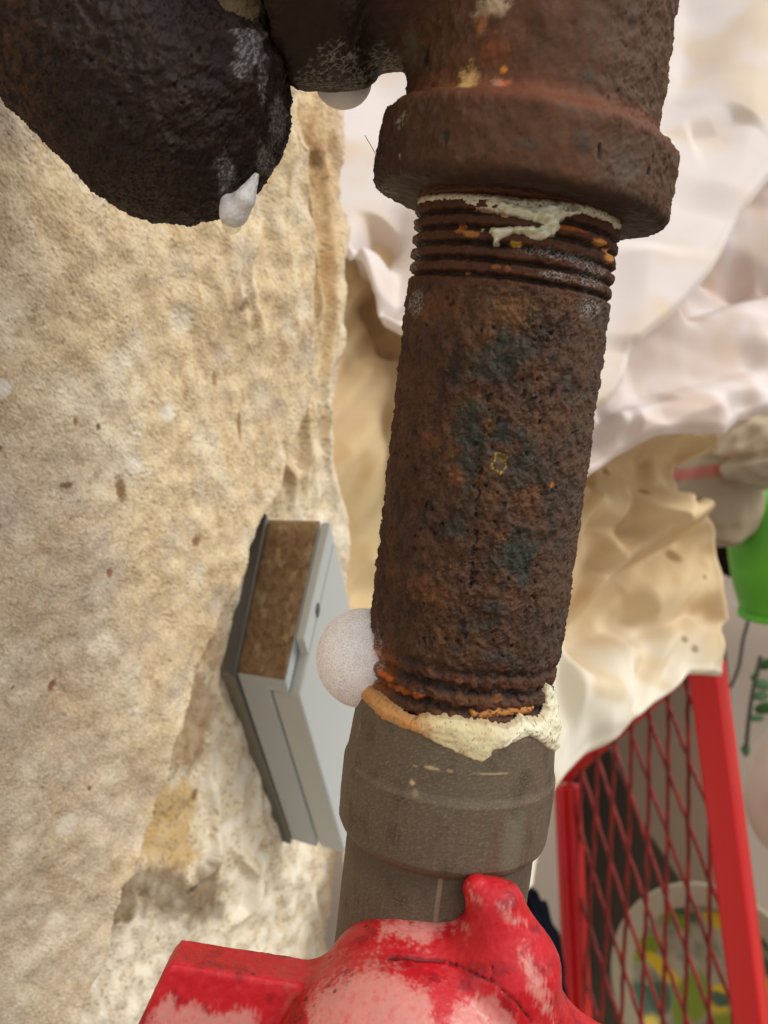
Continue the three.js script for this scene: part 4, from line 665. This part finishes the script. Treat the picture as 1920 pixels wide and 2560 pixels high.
{
  const d0 = 0.1655, cp = (x1, y1, r1, x2, y2, r2, e = 0) => sdCap(at(x1, y1, d0 + e), at(x2, y2, d0 + e), r1 / F * d0, r2 / F * d0);
  const f1 = cp(640, 440, 8, 612, 496, 26, -0.002), f2 = cp(612, 496, 26, 586, 528, 33, 0.0005), f3 = cp(566, 500, 10, 582, 530, 30, 0);
  const fs = (x, y, z) => smin(smin(f1(x, y, z), f2(x, y, z), 0.002), f3(x, y, z), 0.002), c = at(598, 505, d0);
  const t = thing('soap_foam_002', 'slanting white soap foam streak with a clear drop under the black fitting', 'soap foam', at(590, 560, d0));
  part('foam_body', netSDF(fs, c.clone().add(V(-0.005, -0.006, -0.006)), c.clone().add(V(0.005, 0.007, 0.006)), 0.00013, false, (x, y, z) => { const X = x * 1000, Y = y * 1000, Z = z * 1000, w = worley(X / 0.3, Y / 0.3, Z / 0.3), k = cmix(L(242, 240, 238), L(170, 166, 166), sst(0.35, 0.05, w[1] - w[0]) * 0.3); cmix(k, L(120, 112, 110), 0.6 * sst(0.2, 0.7, n3(X / 0.8, Y / 0.8, Z / 0.8)) * sst(-0.001, 0.004, y - c.y)); return [0.00004 * (0.5 - w[0]) + 0.00005 * n3(X / 1.1, Y / 1.1, Z / 1.1), ...k]; }), MAT.foam, t);
  const drop = sdCap(at(583, 536, d0), at(580, 559, d0), 31 / F * d0, 25 / F * d0), cd = at(581, 548, d0);
  const g = netSDF(drop, cd.clone().add(V(-0.0032, -0.0042, -0.0032)), cd.clone().add(V(0.0032, 0.0042, 0.0032)), 0.00012, false, () => [0, 1, 1, 1]);
  part('water_drop', g, new THREE.MeshPhysicalMaterial({ color: new THREE.Color(0.92, 0.92, 0.86), roughness: 0.05, transmission: 0.9, thickness: 0, ior: 1.33 }), t, t, 'clear hanging water drop');
}
{ // strand of cobweb at the collar
  const a = at(912, 338, 0.158), b = at(955, 414, 0.1585), m = a.clone().lerp(b, 0.5).add(V(0.0001, -0.0001, 0)), g = tube([a, m, b], 0.00006, 20, 6); colored(g, () => L(90, 80, 72));
  const t = thing('cobweb_strand', 'hair thin dark strand slanting down to the left edge of the collar', 'strand', b); part('strand_thread', g, MAT.plain, t);
}

// ================================================================ the red casting
{
  const d = 0.168, k = d / F, dome = (() => { const c = at(1072, 2580, d), r = 322 * k; return (x, y, z) => { const q = Math.hypot((x - c.x) / 0.97, y - c.y, (z - c.z) / 0.8) - r; return q * 0.85; }; })();
  const cap = (x1, y1, x2, y2, d1, r1, r2) => sdCap(at(x1, y1, d1), at(x2, y2, d1), r1 * k, r2 * k);
  const lug = cap(1188, 2217, 1238, 2268, 0.159, 27, 58), lug2 = cap(1238, 2268, 1262, 2420, 0.160, 58, 112), lug3 = cap(1262, 2420, 1285, 2650, 0.162, 108, 110), foot = cap(1360, 2560, 1520, 2640, 0.166, 60, 60);
  const poly = [[437, 2368], [455, 2350], [571, 2369], [705, 2389], [960, 2430], [960, 2900], [190, 2900], [347, 2560]].map(([x, y]) => { const p = at(x, y, 0.1705); return [p.x, p.y]; });
  const arm = (x, y, z) => { const s = -sdPoly(poly, x, y) + 0.0012, h = Math.abs(z + 0.1665) - 0.005 + 0.0012; return Math.min(Math.max(s, h), 0) + Math.hypot(Math.max(s, 0), Math.max(h, 0)) - 0.0012; };
  const lower = (() => { const c = at(1010, 2720, 0.16), r = 330 * k; return (x, y, z) => (Math.hypot(x - c.x, y - c.y, (z - c.z) / 0.8) - r) * 0.85; })();
  const sdf = (x, y, z) => smin(smin(smin(smin(dome(x, y, z), arm(x, y, z), 0.003), smin(lug(x, y, z), lug2(x, y, z), 0.004), 0.004), smin(lug3(x, y, z), foot(x, y, z), 0.006), 0.007), lower(x, y, z), 0.0012);
  const z5 = (pts) => zoomPts(300, 2100, 0.7233, pts);
  const flat = (pts) => pts.map(([x, y]) => { const p = hit(sdf, x, Math.min(y, 2640)); return [p.x, p.y]; });
  const seam = flat(z5([[930, 408], [980, 402], [1100, 415], [1200, 450], [1290, 490], [1370, 560], [1425, 630]])), crack = flat(z5([[1285, 430], [1288, 455], [1284, 485]]));
  const worn = [[[690, 400], [740, 330], [830, 270], [900, 245], [1060, 215], [1160, 250], [1200, 280], [1100, 330], [1060, 370], [1000, 355], [940, 330], [905, 345], [880, 410], [740, 430], [680, 480]], [[650, 570], [700, 500], [800, 450], [900, 430], [960, 450], [1000, 490], [1070, 520], [1085, 600], [1090, 740], [640, 740]], [[1375, 390], [1400, 390], [1440, 440], [1480, 520], [1500, 640], [1440, 560], [1400, 470]], [[110, 590], [170, 530], [200, 575], [250, 560], [330, 600], [400, 580], [470, 600], [490, 740], [60, 740]], [[1150, 580], [1290, 540], [1360, 610], [1370, 740], [1140, 740]], [[1200, 150], [1225, 190], [1260, 220], [1215, 210]], [[1300, 215], [1340, 240], [1400, 290], [1350, 290], [1320, 260]], [[1100, 215], [1180, 235], [1200, 280], [1150, 300], [1120, 250]]].map((p) => flat(z5(p)));
  const grime = flat(z5([[540, 470], [600, 410], [660, 400], [660, 470], [600, 530]])), pits = z5([[308, 418], [460, 460], [726, 405], [850, 295], [740, 520], [640, 550]]).map(([x, y]) => hit(sdf, x, y));
  const lo = at(120, 2720, 0.165).add(V(0, 0, -0.022)), hi = at(1600, 2120, 0.165).add(V(0, 0, 0.032));
  const g = netSDF(sdf, lo, hi, 0.00068, true, (x, y, z, nx, ny, nz) => {
    const X = x * 1000, Y = y * 1000, Z = z * 1000, a = fbm(X / 7, Y / 7, Z / 7, 3), streak = n3(X / 0.8, Y / 2.4, Z / 0.8), fine = n3(X / 0.5, Y / 0.6, Z / 0.5), mid = n3(X / 2, Y / 2.6, Z / 2);
    const c = L(190, 16, 30); cmix(c, L(150, 10, 24), sst(0, 0.5, a)); cmix(c, L(206, 40, 52), 0.4 * sst(0.1, 0.6, mid));
    let h = 0.00012 * a + 0.00005 * fine + 0.00004 * streak, best = -1; const front = sst(-0.1, 0.3, nz);
    for (const P of worn) best = Math.max(best, sdPoly(P, x, y));
    const wv = front * sst(-0.0006, 0.0009, best + 0.0006 * streak + 0.0005 * mid + 0.0003 * fine); cmix(c, L(214, 150, 140), 0.72 * wv); cmix(c, L(196, 44, 54), 0.3 * wv * sst(0.35, 0.8, mid + 0.2 * fine)); h -= 0.00006 * wv;
    cmix(c, L(214, 80, 84), 0.35 * front * sst(0.2, 0.6, fbm(X / 3, Y / 5, Z / 3, 3) + 0.2 * streak));
    if (front > 0) {
      const [ds] = lineDist(seam, x, y), s = sst(0.0003, 0.00006, Math.abs(ds + 0.00012 * mid)) * sst(-0.9, 0.0, mid + 0.4 * fine); h -= 0.0004 * s; cmix(c, L(70, 14, 18), 0.8 * s);
      const [dc] = lineDist(crack, x, y), s2 = sst(0.00022, 0.00004, Math.abs(dc)); h -= 0.0003 * s2; cmix(c, L(60, 14, 18), 0.8 * s2);
      cmix(c, L(120, 86, 60), 0.6 * sst(-0.001, 0.002, sdPoly(grime, x, y) + 0.001 * mid) * sst(-0.6, 0.4, fine));
      for (const q of pits) { const e = Math.hypot(x - q.x, y - q.y, z - q.z); if (e < 0.0008) { const w = sst(0.0005, 0.0002, e); h -= 0.0003 * w; cmix(c, L(50, 16, 16), 0.8 * w); } }
    }
    cmix(c, L(110, 60, 40), 0.5 * sst(0.85, 1, ny) * sst(0, 0.6, fine));                 // dust on ledges
    return [h, c[0], c[1], c[2]];
  });
  const t = thing('red_casting', 'worn red painted iron casting with a square arm, in front of the grey pipe', 'iron casting', at(1000, 2700, 0.17));
  part('casting_body', g, MAT.redPaint, t);
}

const renderer = new THREE.WebGLRenderer({ antialias: true });
renderer.shadowMap.enabled = true;
renderer.toneMapping = THREE.LinearToneMapping; renderer.toneMappingExposure = EXPOSURE;
renderer.setSize(768, 1024);
renderer.render(scene, camera);
